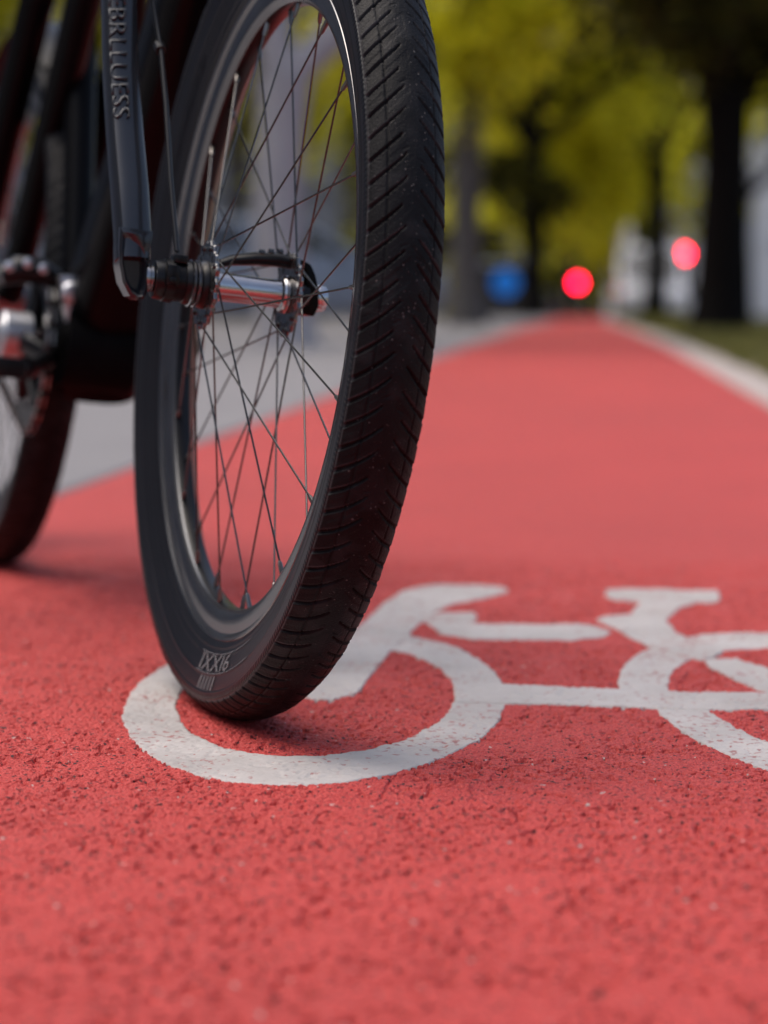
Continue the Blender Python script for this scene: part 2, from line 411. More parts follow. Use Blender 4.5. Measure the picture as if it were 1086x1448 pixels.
poly = {
 'handlebar': [[-.2693, 1.9513], [-.2606, 1.9196], [-.2405, 1.9004], [-.2223, 1.9021], [-.2036, 1.9242], [-.2017, 1.951], [-.1985, 2.0527], [-.193, 2.1921], [-.1834, 2.3364], [-.1781, 2.3833], [-.1665, 2.4834], [-.1504, 2.5287], [-.1166, 2.5772], [-.096, 2.6165], [-.0946, 2.6451], [-.1084, 2.677], [-.1599, 2.6878], [-.1998, 2.6739], [-.221, 2.6236], [-.2333, 2.5386], [-.237, 2.4515], [-.2454, 2.3306], [-.2492, 2.1869], [-.2516, 2.0842], [-.2552, 2.0169]],
 'top_tube': [[-.1758, 2.4156], [-.1666, 2.4495], [-.1272, 2.4532], [-.1205, 2.4131], [-.1244, 2.3728], [-.1069, 2.3665], [-.0494, 2.3645], [-.0048, 2.376], [.0108, 2.3544], [.0237, 2.3255], [.017, 2.2886], [-.0151, 2.2572], [-.047, 2.2542], [-.1168, 2.2549], [-.149, 2.2875], [-.1635, 2.3383], [-.1771, 2.3812]],
 'saddle': [[.0217, 2.6559], [.0444, 2.6712], [.1558, 2.6586], [.1545, 2.5931], [.1481, 2.5655], [.1237, 2.5542], [.1029, 2.5084], [.0857, 2.4159], [.0916, 2.3318], [.1094, 2.2475], [.1332, 2.1895], [.1122, 2.1364], [.0933, 2.1604], [.0662, 2.2098], [.0447, 2.2766], [.0347, 2.3265], [.0086, 2.4087], [.0179, 2.4336], [.0456, 2.4529], [.0564, 2.53], [.0595, 2.5609], [.0284, 2.5727], [.0213, 2.5988]],
 'lower_tube': [[-.1191, 1.9748], [-.0788, 1.9786], [-.0409, 1.9766], [.0393, 1.9734], [.0871, 1.967], [.1599, 1.9683], [.2297, 1.9616], [.2196, 1.8728], [.1531, 1.882], [.0849, 1.8766], [.0324, 1.8853], [-.0391, 1.8934], [-.114, 1.8916]],
 'stay': [[.1122, 2.1364], [.1455, 2.1583], [.157, 2.1221], [.1697, 2.093], [.2239, 1.9646], [.2042, 1.8943], [.1602, 1.9723], [.1526, 1.9839], [.1304, 2.0426], [.1146, 2.1058]]}
bb = lambda c: (c[0] - .2, c[0] + .2, c[1] - .4, c[1] + .4)
stroke('wheel_ring', ring(C1), bb(C1), .0010, sym)
r2a, r2b = ring(C2), ring((C2[0] + .022, C2[1]))
stroke('wheel_ring', lambda X, Y: np.where((Y > 1.925) | (X > C2[0]), r2a(X, Y), r2b(X, Y)), bb(C2), .0010, sym)
for i, (k, P) in enumerate(poly.items()):
    P = np.array(P)
    stroke(k, (lambda P: lambda X, Y: sdf_poly(X, Y, P))(P), (P[:, 0].min(), P[:, 0].max(), P[:, 1].min(), P[:, 1].max()), .0015 + .0004 * (k == 'lower_tube') + .0003 * (k == 'saddle'), sym)

# ------------------------------------------------------------------ the bicycle (local: x forward, y to the rider's left, z up)
R = .345; AT = .034; RC = R - AT; WB = 1.1683
YAW, LEAN = .3424, .1106
Hd = np.array([math.sin(YAW), -math.cos(YAW), 0]); Ad = np.array([math.cos(YAW), math.sin(YAW), 0]); Up = np.array([0, 0, 1.])
A2 = Ad * math.cos(LEAN) - Up * math.sin(LEAN); U2 = Up * math.cos(LEAN) + Ad * math.sin(LEAN)
cw = np.array([-.1003, 1.8769, RC * math.cos(LEAN) + AT - .0026]); O = cw - R * U2
bike = empty('bicycle')
bike.matrix_world = Matrix([[Hd[i], A2[i], U2[i], O[i]] for i in range(3)] + [[0, 0, 0, 1]])
tag(bike, 'black bicycle leaning over the red path with its front tyre on the painted symbol', 'bicycle')

# tyre -----------------------------------------------------------------------
SE = .0329                                                     # half width of the tread along its arc
def _section():
    """half section of the tyre as a table: arc length from the crown -> radius, half width and outward normal"""
    a = np.linspace(0, math.asin(.0285 / .036), 40)
    r = list(.309 + .036 * np.cos(a)); l = list(.036 * np.sin(a))
    k = np.array([(.331, .0285), (.325, .0292), (.310, .0262), (.295, .0218), (.283, .0178), (.279, .0150)])
    for u in np.linspace(0, 1, 60)[1:]:
        q = u * 5; i = min(int(q), 4); f = q - i
        p0, p1, p2, p3 = k[max(i - 1, 0)], k[i], k[i + 1], k[min(i + 2, 5)]
        p = .5 * ((2 * p1) + (-p0 + p2) * f + (2 * p0 - 5 * p1 + 4 * p2 - p3) * f * f + (-p0 + 3 * p1 - 3 * p2 + p3) * f ** 3)
        r.append(p[0]); l.append(p[1])
    r = np.array(r); l = np.array(l); s = np.r_[0, np.cumsum(np.hypot(np.diff(r), np.diff(l)))]
    tr = np.gradient(r, s); tl = np.gradient(l, s); m = np.hypot(tr, tl)
    return s, r, l, tl / m, -tr / m
_SS, _SR, _SL, _NR, _NL = _section()
SB = _SS[-1]
def tyre_point(th, s, off=0.):
    """th round the wheel, s = arc length across the section from the crown (+ = rider's left)"""
    A = np.abs(s); r = np.interp(A, _SS, _SR) + off * np.interp(A, _SS, _NR)
    l = np.sign(s) * (np.interp(A, _SS, _SL) + off * np.interp(A, _SS, _NL))
    return np.stack([r * np.cos(th), l + 0 * th, r * np.sin(th)], -1)
def tyre_relief(th, s):
    A = np.abs(s); side = np.sign(s)
    Np = 122; LG = .0183
    arc = th * R; pitch = 2 * PI * R / Np
    wob = .0004 * (vnoise(arc, A + 2, .009, 1) - .5)
    slope = .72 * (SE - A) + 9.0 * np.maximum(SE - A - .008, 0) ** 2
    ph = (arc - slope) / pitch + np.where(side > 0, .5, 0)
    idx = np.round(ph).astype(int)
    d = np.abs(ph - idx) * pitch * .72 + wob
    w = np.interp(A, [0, .004, .010, .018, .033], [.0002, .0004, .0009, .0011, .0014])
    inner = .0045 + .0030 * ((idx * 7) % 3 == 0)
    g = (1 - sstep(w * .7, w * 1.2, d)) * sstep(inner, inner + .001, A) * (1 - sstep(SE - .0003, SE + .0003, A))
    off = -.0024 * g
    # raised burr along one lip of each groove
    off += .00025 * (1 - sstep(w * 1.2, w * 1.2 + .0008, d)) * sstep(inner, inner + .003, A) * (A < SE)
    # narrow circumferential groove between shoulder blocks and centre lugs
    off -= .0011 * (1 - sstep(.0003, .0007, np.abs(A - LG)))
    # a few short cuts beside the crown
    ph2 = (arc + .5 * A) / pitch + .3 + np.where(side > 0, .5, 0); i2 = np.round(ph2).astype(int); d2 = np.abs(ph2 - i2) * pitch
    off -= .0007 * (1 - sstep(.0002, .0006, d2)) * sstep(.0030, .0034, A) * (1 - sstep(.0080, .0085, A)) * (((i2 * 5) % 7) < 2)
    # blocks stand a little unevenly
    off += .0005 * (_T[2][(idx * 3 + 11) & 255, ((side > 0).astype(int) * 9 + (A > LG) * 3) & 255] - .5) * (A < SE)
    off += .0010 * (1 - sstep(SE, SE + .0005, A))                          # edge of the tread
    off -= .0005 * (sstep(.0345, .0349, A) * (1 - sstep(.0385, .0389, A))) * ((arc / .0044) % 1 < .22)   # serrated rib
    off += .0007 * sstep(.0342, .0346, A) * (1 - sstep(.0400, .0405, A))
    off += .0005 * (1 - sstep(.0003, .0007, np.abs(A - .0555))) + .0004 * (1 - sstep(.0003, .0007, np.abs(A - .0725))) + .0006 * (1 - sstep(.0004, .0010, np.abs(A - .079)))
    lip = (1 - sstep(.0002, .0008, np.abs(np.abs(ph - idx) * pitch * .72 - w * 1.25 - .0002))) * (ph > idx) * sstep(inner, inner + .004, A) * (A < SE)
    dust = lip * (_T[3][(idx * 5 + 3) & 255, 7] * .9) + .9 * (1 - sstep(.0003, .0009, np.abs(A - SE)))
    dust += .12 * sstep(.55, .8, vnoise(arc, s + 3, .012, 1)) * (A < SE)
    return off, np.clip(dust, 0, 1)
def tyre(name, nth, parent, detail=True):
    half = np.concatenate([np.linspace(0, .0338, 46 if detail else 20), np.linspace(.0342, .0406, 14 if detail else 5), np.linspace(.0415, SB, 34 if detail else 10)])
    s = np.concatenate([-half[:0:-1], half]); th = np.linspace(0, 2 * PI, nth, endpoint=False)
    S, T = np.meshgrid(s, th)
    off, dust = tyre_relief(T, S)
    off += .0003 * (vnoise(T * R, S + 1, .012, 1) - .5) * (np.abs(S) < .033)
    V = tyre_point(T, S, off).reshape(-1, 3)
    ms = (np.abs((s[:-1] + s[1:]) / 2) > .0332).astype(int)
    b_idx = np.tile(ms, nth)
    # lettering and dust specks in the same mesh
    return V, len(s), nth, b_idx, dust.ravel()

def text_faces(body, size):
    cu = bpy.data.curves.new('txt', 'FONT'); cu.body = body; cu.size = size; cu.resolution_u = 3
    o = bpy.data.objects.new('txt', cu); COL.objects.link(o)
    bpy.context.view_layer.update()
    me = bpy.data.meshes.new_from_object(o.evaluated_get(bpy.context.evaluated_depsgraph_get()))
    v = np.array([tuple(q.co) for q in me.vertices]); f = [tuple(p.vertices) for p in me.polygons]
    COL.objects.unlink(o); bpy.data.objects.remove(o); bpy.data.curves.remove(cu); bpy.data.meshes.remove(me)
    return v, f

def make_tyre(parent, nth=2300, detail=True, c=(0, 0, R)):
    V, nx, ny, mi, dust = tyre('tyre', nth, parent, detail)
    i = np.arange(ny)[:, None]; j = np.arange(nx - 1)[None]
    Q = np.stack(np.broadcast_arrays(i * nx + j, i * nx + j + 1, ((i + 1) % ny) * nx + j + 1, ((i + 1) % ny) * nx + j), -1).reshape(-1, 4)
    EV, EF, EM = [], [], []
    def extra(vs, fs, m):
        base = len(V) + sum(len(q) for q in EV)
        EV.append(vs)
        for q in fs:
            q = list(q)
            if len(q) == 3: q = q + [q[2]]
            EF.append([k + base for k in q]); EM.append(m)
    tri = []
    if detail:
        def put_text(body, th0, s_in, height, stretch, m, lift, flip=1):
            v, f = text_faces(body, 1.0)
            hmax = v[:, 1].max()
            u = v[:, 0] / hmax * height * stretch; w = v[:, 1] / hmax * height
            th = th0 + flip * u / .302; s = -(s_in + w)
            P = tyre_point(th, s, lift)
            base = len(V) + sum(len(q) for q in EV); EV.append(P)
            for q in f:
                for k in range(1, len(q) - 1): tri.append(((q[0] + base, q[k] + base, q[k + 1] + base), m))
        # pale printed mark at the bottom of the side wall, with hatch bars below
        tb = math.radians(269)
        put_text('IXXI6', tb, .0572, .0145, 1.75, 2, .0007)
        for k in range(5):
            a0 = tb + .05 + k * .030
            th = np.array([a0, a0 + .012, a0 + .020, a0 + .008]); s = np.array([-.0415, -.0415, -.0535, -.0535])
            extra(tyre_point(th, s, .0006), [(0, 1, 2, 3)], 2)
        for s0, s1 in ((-.0731, -.0724), (-.0560, -.0553)):
            th = np.linspace(tb - .01, tb + .47, 24)
            P = np.concatenate([tyre_point(th, np.full(24, s0), .0008), tyre_point(th, np.full(24, s1), .0008)])
            extra(P, [(k, k + 1, k + 25, k + 24) for k in range(23)], 2)
        # raised rubber lettering in the groove of the upper side wall
        put_text('NVNAV/IVNNMI/VA', math.radians(0), .0585, .0105, 1.25, 1, .0010)
        put_text('VINAVNM/IVNA', math.radians(130), .0585, .0105, 1.25, 1, .0010)
        # grit and dust caught on the tread
        g = np.random.default_rng(5); n = 1500
        th = g.random(n) * 2 * PI; s = g.normal(0, .012, n); s = s[np.abs(s) < .032]; n = len(s); th = th[:n]
        sz = .0002 + .0005 * g.random(n) ** 3
        off = tyre_relief(th, s)[0] + .0002
        for dx, dy in ((-1, -1), (1, -.7), (.8, 1), (-.9, .8)): pass
        P = np.stack([tyre_point(th + dx * sz / R, s + dy * sz, off) for dx, dy in ((-1, -1), (1, -.7), (.8, 1), (-.9, .8))], 1).reshape(-1, 3)
        base = len(V) + sum(len(q) for q in EV); EV.append(P)
        for k in range(n): EF.append([base + 4 * k + q for q in range(4)]); EM.append(3)
    VV = np.concatenate([V] + EV) if EV else V
    VV = VV + np.array(c)
    me = bpy.data.meshes.new('tyre')
    Qa = Q if not EF else np.concatenate([Q, np.array(EF)])
    mi = np.concatenate([mi, np.array(EM, int)]) if EF else mi
    loops = np.concatenate([Qa.ravel(), np.array([q for q, _ in tri], int).ravel()]) if tri else Qa.ravel()
    starts = np.concatenate([np.arange(0, Qa.size, 4), Qa.size + 3 * np.arange(len(tri))])
    mi = np.concatenate([mi, np.array([m for _, m in tri], int)]) if tri else mi
    me.vertices.add(len(VV)); me.vertices.foreach_set('co', VV.astype(np.float32).ravel())
    me.loops.add(len(loops)); me.loops.foreach_set('vertex_index', loops.astype(np.int32))
    me.polygons.add(len(starts)); me.polygons.foreach_set('loop_start', starts.astype(np.int32))
    for m in (M['tread'], M['side'], M['print'], M['dust']): me.materials.append(m)
    me.polygons.foreach_set('material_index', mi.astype(np.int32))
    at_ = me.attributes.new('dust', 'FLOAT', 'POINT'); dd = np.zeros(len(VV), np.float32); dd[:len(dust)] = dust; at_.data.foreach_set('value', dd)
    me.update(calc_edges=True); me.validate(); me.shade_smooth()
    o = bpy.data.objects.new('tyre', me); COL.objects.link(o); o.parent = parent
    return o

# rim, spokes, hub --------------------------------------------------------------
HZ = .0145                                                     # the hub sits this far above the rim's centre
def make_wheel(c, front=True):
    cx = c
    b = MB()
    pr = [(-.0120, .2750), (-.0155, .2800), (-.0166, .2815), (-.0175, .2806), (-.0170, .2782), (-.0156, .2766), (-.0142, .2745), (-.0136, .2680), (-.0130, .2622), (-.0112, .2578), (-.0082, .2548), (-.005, .2534), (-.001, .2530),
          (.003, .2534), (.0058, .2548), (.0076, .2575), (.0105, .2650), (.0145, .2755), (.0160, .2775), (.0164, .2806), (.0156, .2815), (.0145, .2800), (.0120, .2750)]
    if front:
        b.lathe(pr[:11], 'y', cx, 260, 0); b.lathe(pr[10:18] , 'y', cx, 260, 1); b.lathe(pr[17:] + pr[:1], 'y', cx, 260, 0)
    else: b.lathe(pr, 'y', cx, 200, 1, closed=True)
    wheel = b.build('wheel', [M['rim'], M['satin']], bike, angle=28)
    FL = [(-.0535, .0315), (.019, .0305)] if front else [(-.030, .030), (.034, .03)]
    hubc = np.array(cx) + np.array([0, 0, HZ])
    seg = 10
    for k in range(36):
        sd = k % 2; pair = (k // 2) % 2
        fl, fr = FL[sd]
        ra = math.radians(10 * k + 4); ha = ra + (1 if pair else -1) * math.radians(56)
        ly = fl + (.0016 if pair else -.0016)
        p0 = hubc + np.array([fr * math.cos(ha), ly, fr * math.sin(ha)])
        p1 = np.array(cx) + np.array([.2545 * math.cos(ra), (-.0055 if sd == 0 else .001), .2545 * math.sin(ra)])
        d = (p1 - p0) / np.linalg.norm(p1 - p0)
        s = MB(); s.tube([p0 - d * .002, p0 + (p1 - p0) * .5, p1 - d * .010], .00082, 8, 0)
        s.tube([p1 - d * .013, p1 - d * .011, p1 - d * .004, p1 + d * .002], [.0013, .0019, .0021, .0024], 8, 1)
        s.lathe([(-.0022, .0), (-.002, .0018), (.002, .0018), (.0022, .0)], 'y', p0, 8, 0)
        s.build('spoke', [M['steel'], M['nipple']], wheel)
    return wheel, hubc, FL

def flange(b, hc, l, r, mat_=0):
    """drilled flange with a scalloped edge"""
    n = 144; a = np.linspace(0, 2 * PI, n, endpoint=False)
    rr = r + .0016 * np.cos(18 * a)
    ring = lambda rad, y: np.stack([rad * np.cos(a), np.full(n, y), rad * np.sin(a)], 1) + hc
    V = np.concatenate([ring(np.full(n, .012), l - .0016), ring(rr - .0006, l - .0016), ring(rr, l), ring(rr - .0006, l + .0016), ring(np.full(n, .012), l + .0016)])
    F = [(i * n + j, i * n + (j + 1) % n, (i + 1) * n + (j + 1) % n, (i + 1) * n + j) for i in range(4) for j in range(n)]
    b.add(V, F, mat_)
    for k in range(18):
        t0 = 2 * PI * k / 18
        for sgn in (-1, 1):
            q = hc + np.array([(r - .0085) * math.cos(t0 + .17), l + sgn * .00175, (r - .0085) * math.sin(t0 + .17)])
            aa = np.linspace(0, 2 * PI, 12, endpoint=False)
            b.add(np.stack([.0026 * np.cos(aa), np.zeros(12), .0026 * np.sin(aa)], 1) + q, [tuple(range(12))], 1)

fw, hubc, FL = make_wheel((0, 0, R))
fw['label'] = 'front wheel with dark rim standing on the painted symbol'
make_tyre(fw, 2300, True)
h = MB()
h.lathe([(-.1045, .0), (-.1045, .0055), (-.1075, .0062), (-.1080, .0098), (-.1065, .0112), (-.1045, .0112), (-.1040, .0102), (-.1030, .0102), (-.1025, .0112), (-.1005, .0112), (-.0995, .010)], 'y', hubc, 40, 0)
h.lathe([(-.0995, .0105), (-.099, .0155), (-.094, .0165), (-.091, .0165), (-.0905, .0178), (-.083, .0182), (-.0825, .0165), (-.074, .0160), (-.0735, .0172), (-.0715, .0178), (-.069, .0182)], 'y', hubc, 48, 1)
for l in (-.0672, -.0628):
    h.lathe([(l - .0016, .0185), (l - .0010, .0198), (l + .0010, .0198), (l + .0016, .0185)], 'y', hubc, 48, 0)
    h.lathe([(l + .0016, .0180), (l + .0030, .0180)], 'y', hubc, 48, 1)
h.lathe([(-.0605, .0180), (-.058, .0200), (-.0555, .0205), (-.052, .0175), (-.0505, .0135)], 'y', hubc, 48, 1)
h.lathe([(-.0505, .0145), (-.048, .0122), (-.030, .0117), (0, .0117), (.010, .0122), (.0115, .0150), (.0135, .0158), (.0150, .0150), (.0160, .0162), (.0172, .0155)], 'y', hubc, 56, 2)
h.lathe([(.0195, .0165), (.024, .0165), (.0255, .0145), (.034, .0140), (.0345, .0120), (.040, .0118)], 'y', hubc, 48, 1)
h.lathe([(.0400, .0112), (.041, .0118), (.0455, .0118), (.0462, .0108), (.0500, .0108), (.0515, .0098), (.052, .0)], 'y', hubc, 40, 2)
hub = h.build('hub', [M['chrome'], M['satin'], M['chrome']], fw, angle=35)
for fl_, fr_ in ((-.0535, .0365), (.019, .0350)):
    b = MB(); flange(b, hubc, fl_, fr_, 0); b.build('hub_flange', [M['rim'], M['rubber']], fw, angle=35)
# cable plug on the hub
b = MB(); b.box(hubc + np.array([.0165, -.0868, .004]), (.008, .011, .017)); b.box(hubc + np.array([.004, -.079, .0185]), (.014, .012, .007))
b.tube([hubc + np.array([.0195, -.0868, .0]), hubc + np.array([.0215, -.0868, .0])], .0035, 14)
b.build('cable_plug', M['satin'], fw, bevel=.0015)

# far side: drop-out arm, lever
def LU(l, u, f): return (f, l, u)
b = MB()
arm = [(.028, .345), (.040, .343), (.0435, .352), (.0425, .366), (.0375, .379), (.033, .3865), (.024, .390), (.0205, .386), (.027, .380), (.030, .370), (.029, .358)]
b.prism(arm, (-.016, .012), LU)
b.build('dropout', M['black'], bike, bevel=.002)
b = MB()
b.tube([(-.012, -.046, .3765), (-.012, -.030, .383), (-.010, -.010, .3868), (-.006, .010, .388), (-.002, .026, .386)], [.003, .0045, .0058, .0062, .005], 14, aspect=1.5)
for l, u in ((.002, .3935), (.010, .3945), (.017, .391), (-.006, .392)): b.lathe([(l - .002, .0), (l - .002, .0032), (l + .002, .0032), (l + .002, .0)], 'y', (-.006, 0, u), 12, 1)
b.build('brake_lever_arm', [M['satin'], M['steel']], bike)

# fork leg (one blade, on the rider's right) -----------------------------------------
b = MB()
fp = np.array([(.000, -.1175, .372), (-.006, -.1185, .395), (-.020, -.121, .43), (-.041, -.1245, .475), (-.063, -.1285, .53), (-.086, -.131, .592), (-.11, -.132, .65), (-.137, -.130, .71), (-.160, -.115, .755), (-.176, -.085, .785), (-.184, -.04, .80), (-.186, 0, .803)])
b.tube(fp, [.0140, .0150, .0152, .0150, .0148, .0146, .0148, .0155, .017, .019, .021, .021], 28, aspect=1.0, up=(0, -1, 0), power=3.0)
fork = b.build('fork', M['fork'], bike, angle=50)
# hooked drop-out at the foot of the leg: a rim of metal round a scooped face
out = [(-.1325, .398), (-.1318, .382), (-.1302, .3675), (-.1262, .3535), (-.1190, .3428), (-.1122, .3402), (-.1070, .3420), (-.1050, .3480), (-.1055, .3580), (-.1065, .3690), (-.1070, .3760), (-.1055, .3860), (-.1050, .398)]
inn = [(-.1285, .390), (-.1278, .378), (-.1262, .3672), (-.1225, .3560), (-.1175, .3485), (-.1130, .3455), (-.1105, .3465), (-.1095, .3520), (-.1092, .3620), (-.1100, .3720), (-.1135, .3780), (-.1200, .3845), (-.1250, .3900)]
n = len(out); b = MB()
cx_, cu_ = np.mean(inn, 0)
V = [LU(l, u, -.013) for l, u in out] + [LU(l, u, .010) for l, u in out] + [LU(l, u, .0125) for l, u in [(o[0] * .5 + i[0] * .5, o[1] * .5 + i[1] * .5) for o, i in zip(out, inn)]] + [LU(l, u, .010) for l, u in inn] + [LU(l * .8 + cx_ * .2, u * .8 + cu_ * .2, .001) for l, u in inn]
F = [tuple(range(n))[::-1], tuple(range(4 * n, 5 * n))] + [(k * n + i, k * n + (i + 1) % n, (k + 1) * n + (i + 1) % n, (k + 1) * n + i) for k in range(4) for i in range(n)]
b.add(V, F); b.build('dropout', M['fork'], bike, angle=35)
# raised lettering down the leg
v, f = text_faces('EBRLLUESS', 1.0)
hm = v[:, 1].max(); v = v / hm * .0135; ln = v[:, 0].max()
seg = np.cumsum(np.r_[0, np.linalg.norm(np.diff(fp, axis=0), axis=1)])
def legpt(d):
    return np.stack([np.interp(d, seg, fp[:, i]) for i in range(3)], -1)
s0, s1 = .122, .238
d = s1 - (v[:, 0] / ln) * (s1 - s0)
ctr = legpt(d); dirn = legpt(d + .002) - legpt(d - .002); dirn /= np.linalg.norm(dirn, axis=1)[:, None]
fwd = np.array([.92, -.38, 0]); fwd = fwd - dirn * (dirn @ fwd)[:, None]; fwd /= np.linalg.norm(fwd, axis=1)[:, None]
lat = np.cross(dirn, fwd)
k = -(v[:, 1] - .0065 + .001)
ang = -k / .0150
P = ctr + .0172 * (fwd * np.cos(ang)[:, None] + lat * np.sin(ang)[:, None])
b = MB(); b.add(P, f); P2 = ctr + .0148 * (fwd * np.cos(ang)[:, None] + lat * np.sin(ang)[:, None])
let = b.build('lettering', M['letter'], fork)
so = let.modifiers.new('thick', 'SOLIDIFY'); so.thickness = .0012; so.offset = 0

# frame ----------------------------------------------------------------------------
b = MB()
BB = np.array([-.757, 0, .292]); HT = np.array([-.196, 0, .80]); HTt = np.array([-.236, 0, .93])
DY = np.array([0, .017, 0]); b.tube([BB + DY * 1.6 + np.array([-.02, 0, -.012]), BB * .85 + HT * .15 + DY * 1.4, BB * .5 + HT * .5 + DY, HT * .85 + BB * .15 + DY * .3, HT], [.058, .054, .050, .046, .034], 36, up=(0, 1, 0), power=3.0)   # down tube
b.tube([HT + np.array([.006, 0, -.025]), HT, HTt], [.029, .028, .027], 28)                                              # head tube
ST = np.array([-.965, 0, .86])
b.tube([BB, ST], .0185, 24)                                                                                                # seat tube
b.tube([HTt + np.array([.012, 0, -.035]), ST + np.array([.02, 0, -.05])], .021, 24)                                        # top tube
AX = np.array([-WB, 0, R])
for sd in (-1, 1):
    b.tube([AX + np.array([.0, sd * .066, .0]), AX + np.array([.03, sd * .062, .05]), np.array([-1.05, sd * .060, .533]), np.array([-.90, sd * .058, .707]), np.array([-.84, sd * .05, .775]), ST + np.array([.06, sd * .012, -.05])], [.013, .019, .021, .021, .018, .014], 18)
    b.tube([AX + np.array([.0, sd * .066, .0]), AX + np.array([.10, sd * .062, -.012]), BB + np.array([-.06, sd * .040, -.008])], [.012, .014, .015], 18)
# rack legs beside the stays
frame = b.build('frame', M['black'], bike, angle=45)
frame['label'] = 'gloss black frame of thick tubes'
b = MB()
b.tube([(-1.10, -.022, .355), (-1.08, -.019, .384), (-.94, -.020, .541), (-.80, -.021, .698), (-.74, -.021, .765)], [.017, .019, .0205, .021, .020], 20)
b.build('seat_stay', M['black'], bike)

b = MB()
b.lathe([(-.052, .0), (-.052, .030), (-.048, .036), (.060, .040), (.064, .034), (.064, .0)], 'y', BB + np.array([0, 0, -.010]), 40)   # motor shell
b.lathe([(-.030, .0), (-.030, .047), (.050, .050), (.056, .044), (.056, .0)], 'y', BB + np.array([.062, 0, .008]), 40)
b.build('motor_casing', M['casing'], bike, angle=40)
sd_ = (ST - BB) / np.linalg.norm(ST - BB)
b = MB(); b.tube([ST - sd_ * .08, ST + sd_ * .13], .0145, 20); b.build('seat_post', M['satin'], bike)
b = MB(); sc = ST + sd_ * .15
b.tube([sc + np.array([-.13, 0, .012]), sc + np.array([-.11, 0, .020]), sc + np.array([-.05, 0, .016]), sc + np.array([.03, 0, .012]), sc + np.array([.10, 0, .012]), sc + np.array([.135, 0, .006])], [.030, .036, .030, .020, .016, .010], 22, aspect=2.0)
b.build('saddle', M['rubber'], bike)
hd_ = (HTt - HT) / np.linalg.norm(HTt - HT); hb = HTt + hd_ * .06 + np.array([.075, 0, .02])
b = MB(); b.tube([HTt, HTt + hd_ * .06], .018, 20); b.tube([HTt + hd_ * .05, hb], [.019, .017], 18); b.build('stem', M['satin'], bike)
b = MB(); b.tube([hb + np.array([-.07, q, .02]) if abs(q) > .3 else hb + np.array([-.07 * (abs(q) / .3) ** 2, q, .02 * abs(q) / .3]) for q in np.linspace(-.33, .33, 23)], .0125, 16); b.build('handlebar', M['satin'], bike)
# cables
b = MB()
b.tube([(-.12, -.098, .72), (-.105, -.0985, .64), (-.098, -.0985, .598), (-.075, -.0935, .558), (-.050, -.0905, .51), (-.022, -.0870, .445), (-.002, -.0832, .400), (.004, -.0818, .384)], .0022, 10)
b.tube([(-.082, -.0940, .562), (-.074, -.0936, .556)], .0048, 10)
b.build('hub_cable', M['rubber'], bike)
b = MB()
b.tube([(-.21, .070, .88), (-.25, .058, .76), (-.295, .0455, .655), (-.315, .040, .575), (-.322, .030, .50), (-.335, .012, .44), (-.42, -.004, .41)], [.0045, .005, .0052, .005, .0042, .0038, .0036], 12)
b.build('brake_hose', M['rubber'], bike)

# crank set, chain ---------------------------------------------------------------------
YC = -.049
b = MB()
nt = 46; a = np.linspace(0, 2 * PI, nt * 4, endpoint=False)
rr = .0930 + .0030 * np.clip(np.cos(nt * a) * 1.6, -1, 1)
rg = lambda r_, y: np.stack([r_ * np.cos(a), np.full(len(a), y), r_ * np.sin(a)], 1) + BB
n = len(a); V = np.concatenate([rg(np.full(n, .070), YC - .002), rg(rr, YC - .0012), rg(rr, YC + .0012), rg(np.full(n, .070), YC + .002)])
b.add(V, [(i * n + j, i * n + (j + 1) % n, ((i + 1) % 4) * n + (j + 1) % n, ((i + 1) % 4) * n + j) for i in range(4) for j in range(n)])
for k in range(5):
    t0 = 2 * PI * k / 5 + .3
    b.tube([BB + np.array([.012 * math.cos(t0), YC - .004, .012 * math.sin(t0)]), BB + np.array([.074 * math.cos(t0), YC, .074 * math.sin(t0)])], [.011, .007], 12, aspect=.5, up=(0, 1, 0))
b.build('chainring', M['satin'], bike)
# chain: alternating plates round the ring, down to the sprocket
SPR = AX + np.array([0, 0, 0]); rs = .044
P = []
for ang in np.arange(96, -97, -7.6): P.append(BB + np.array([.0955 * math.cos(math.radians(ang)), YC, .0955 * math.sin(math.radians(ang))]))
def run(p, q, st=.0127):
    m = max(2, int(np.linalg.norm(q - p) / st)); return [p + (q - p) * k / m for k in range(1, m)]
top1 = SPR + np.array([0, YC + .002, rs]); bot1 = SPR + np.array([0, YC + .002, -rs])
arcS = [SPR + np.array([rs * math.cos(math.radians(g)), YC + .002, rs * math.sin(math.radians(g))]) for g in np.arange(270, 89, -17)]
P = P + run(P[-1], bot1) + arcS + run(top1, P[0])
P = np.array(P); b = MB()
for i in range(len(P)):
    p, q = P[i], P[(i + 1) % len(P)]; d = q - p; L_ = np.linalg.norm(d)
    if L_ < 1e-4: continue
    d /= L_; up = np.cross(d, (0, 1, 0)); Mx = np.stack([d, np.array([0, 1, 0]), up], 1)
    wy = .0034 if i % 2 else .0022
    for sd in (-1, 1): b.box((p + q) / 2 + np.array([0, sd * wy, 0]), (L_ * (1.3 if i % 2 else 1.1), .0014, .0090 if i % 2 else .0070), 0 if i % 2 else 1, Mx)
    b.tube([p + np.array([0, -.0045, 0]), p + np.array([0, .0045, 0])], .0030, 8, 1)
b.build('chain', [M['chain'], M['chain_dark']], bike, smooth=False)
b = MB()
b.lathe([(-.051, .0), (-.051, .028), (-.0495, .030), (-.048, .046), (-.046, .046), (-.044, .030), (-.030, .030)], 'y', AX, 60)
b.build('sprocket', M['chain'], bike)
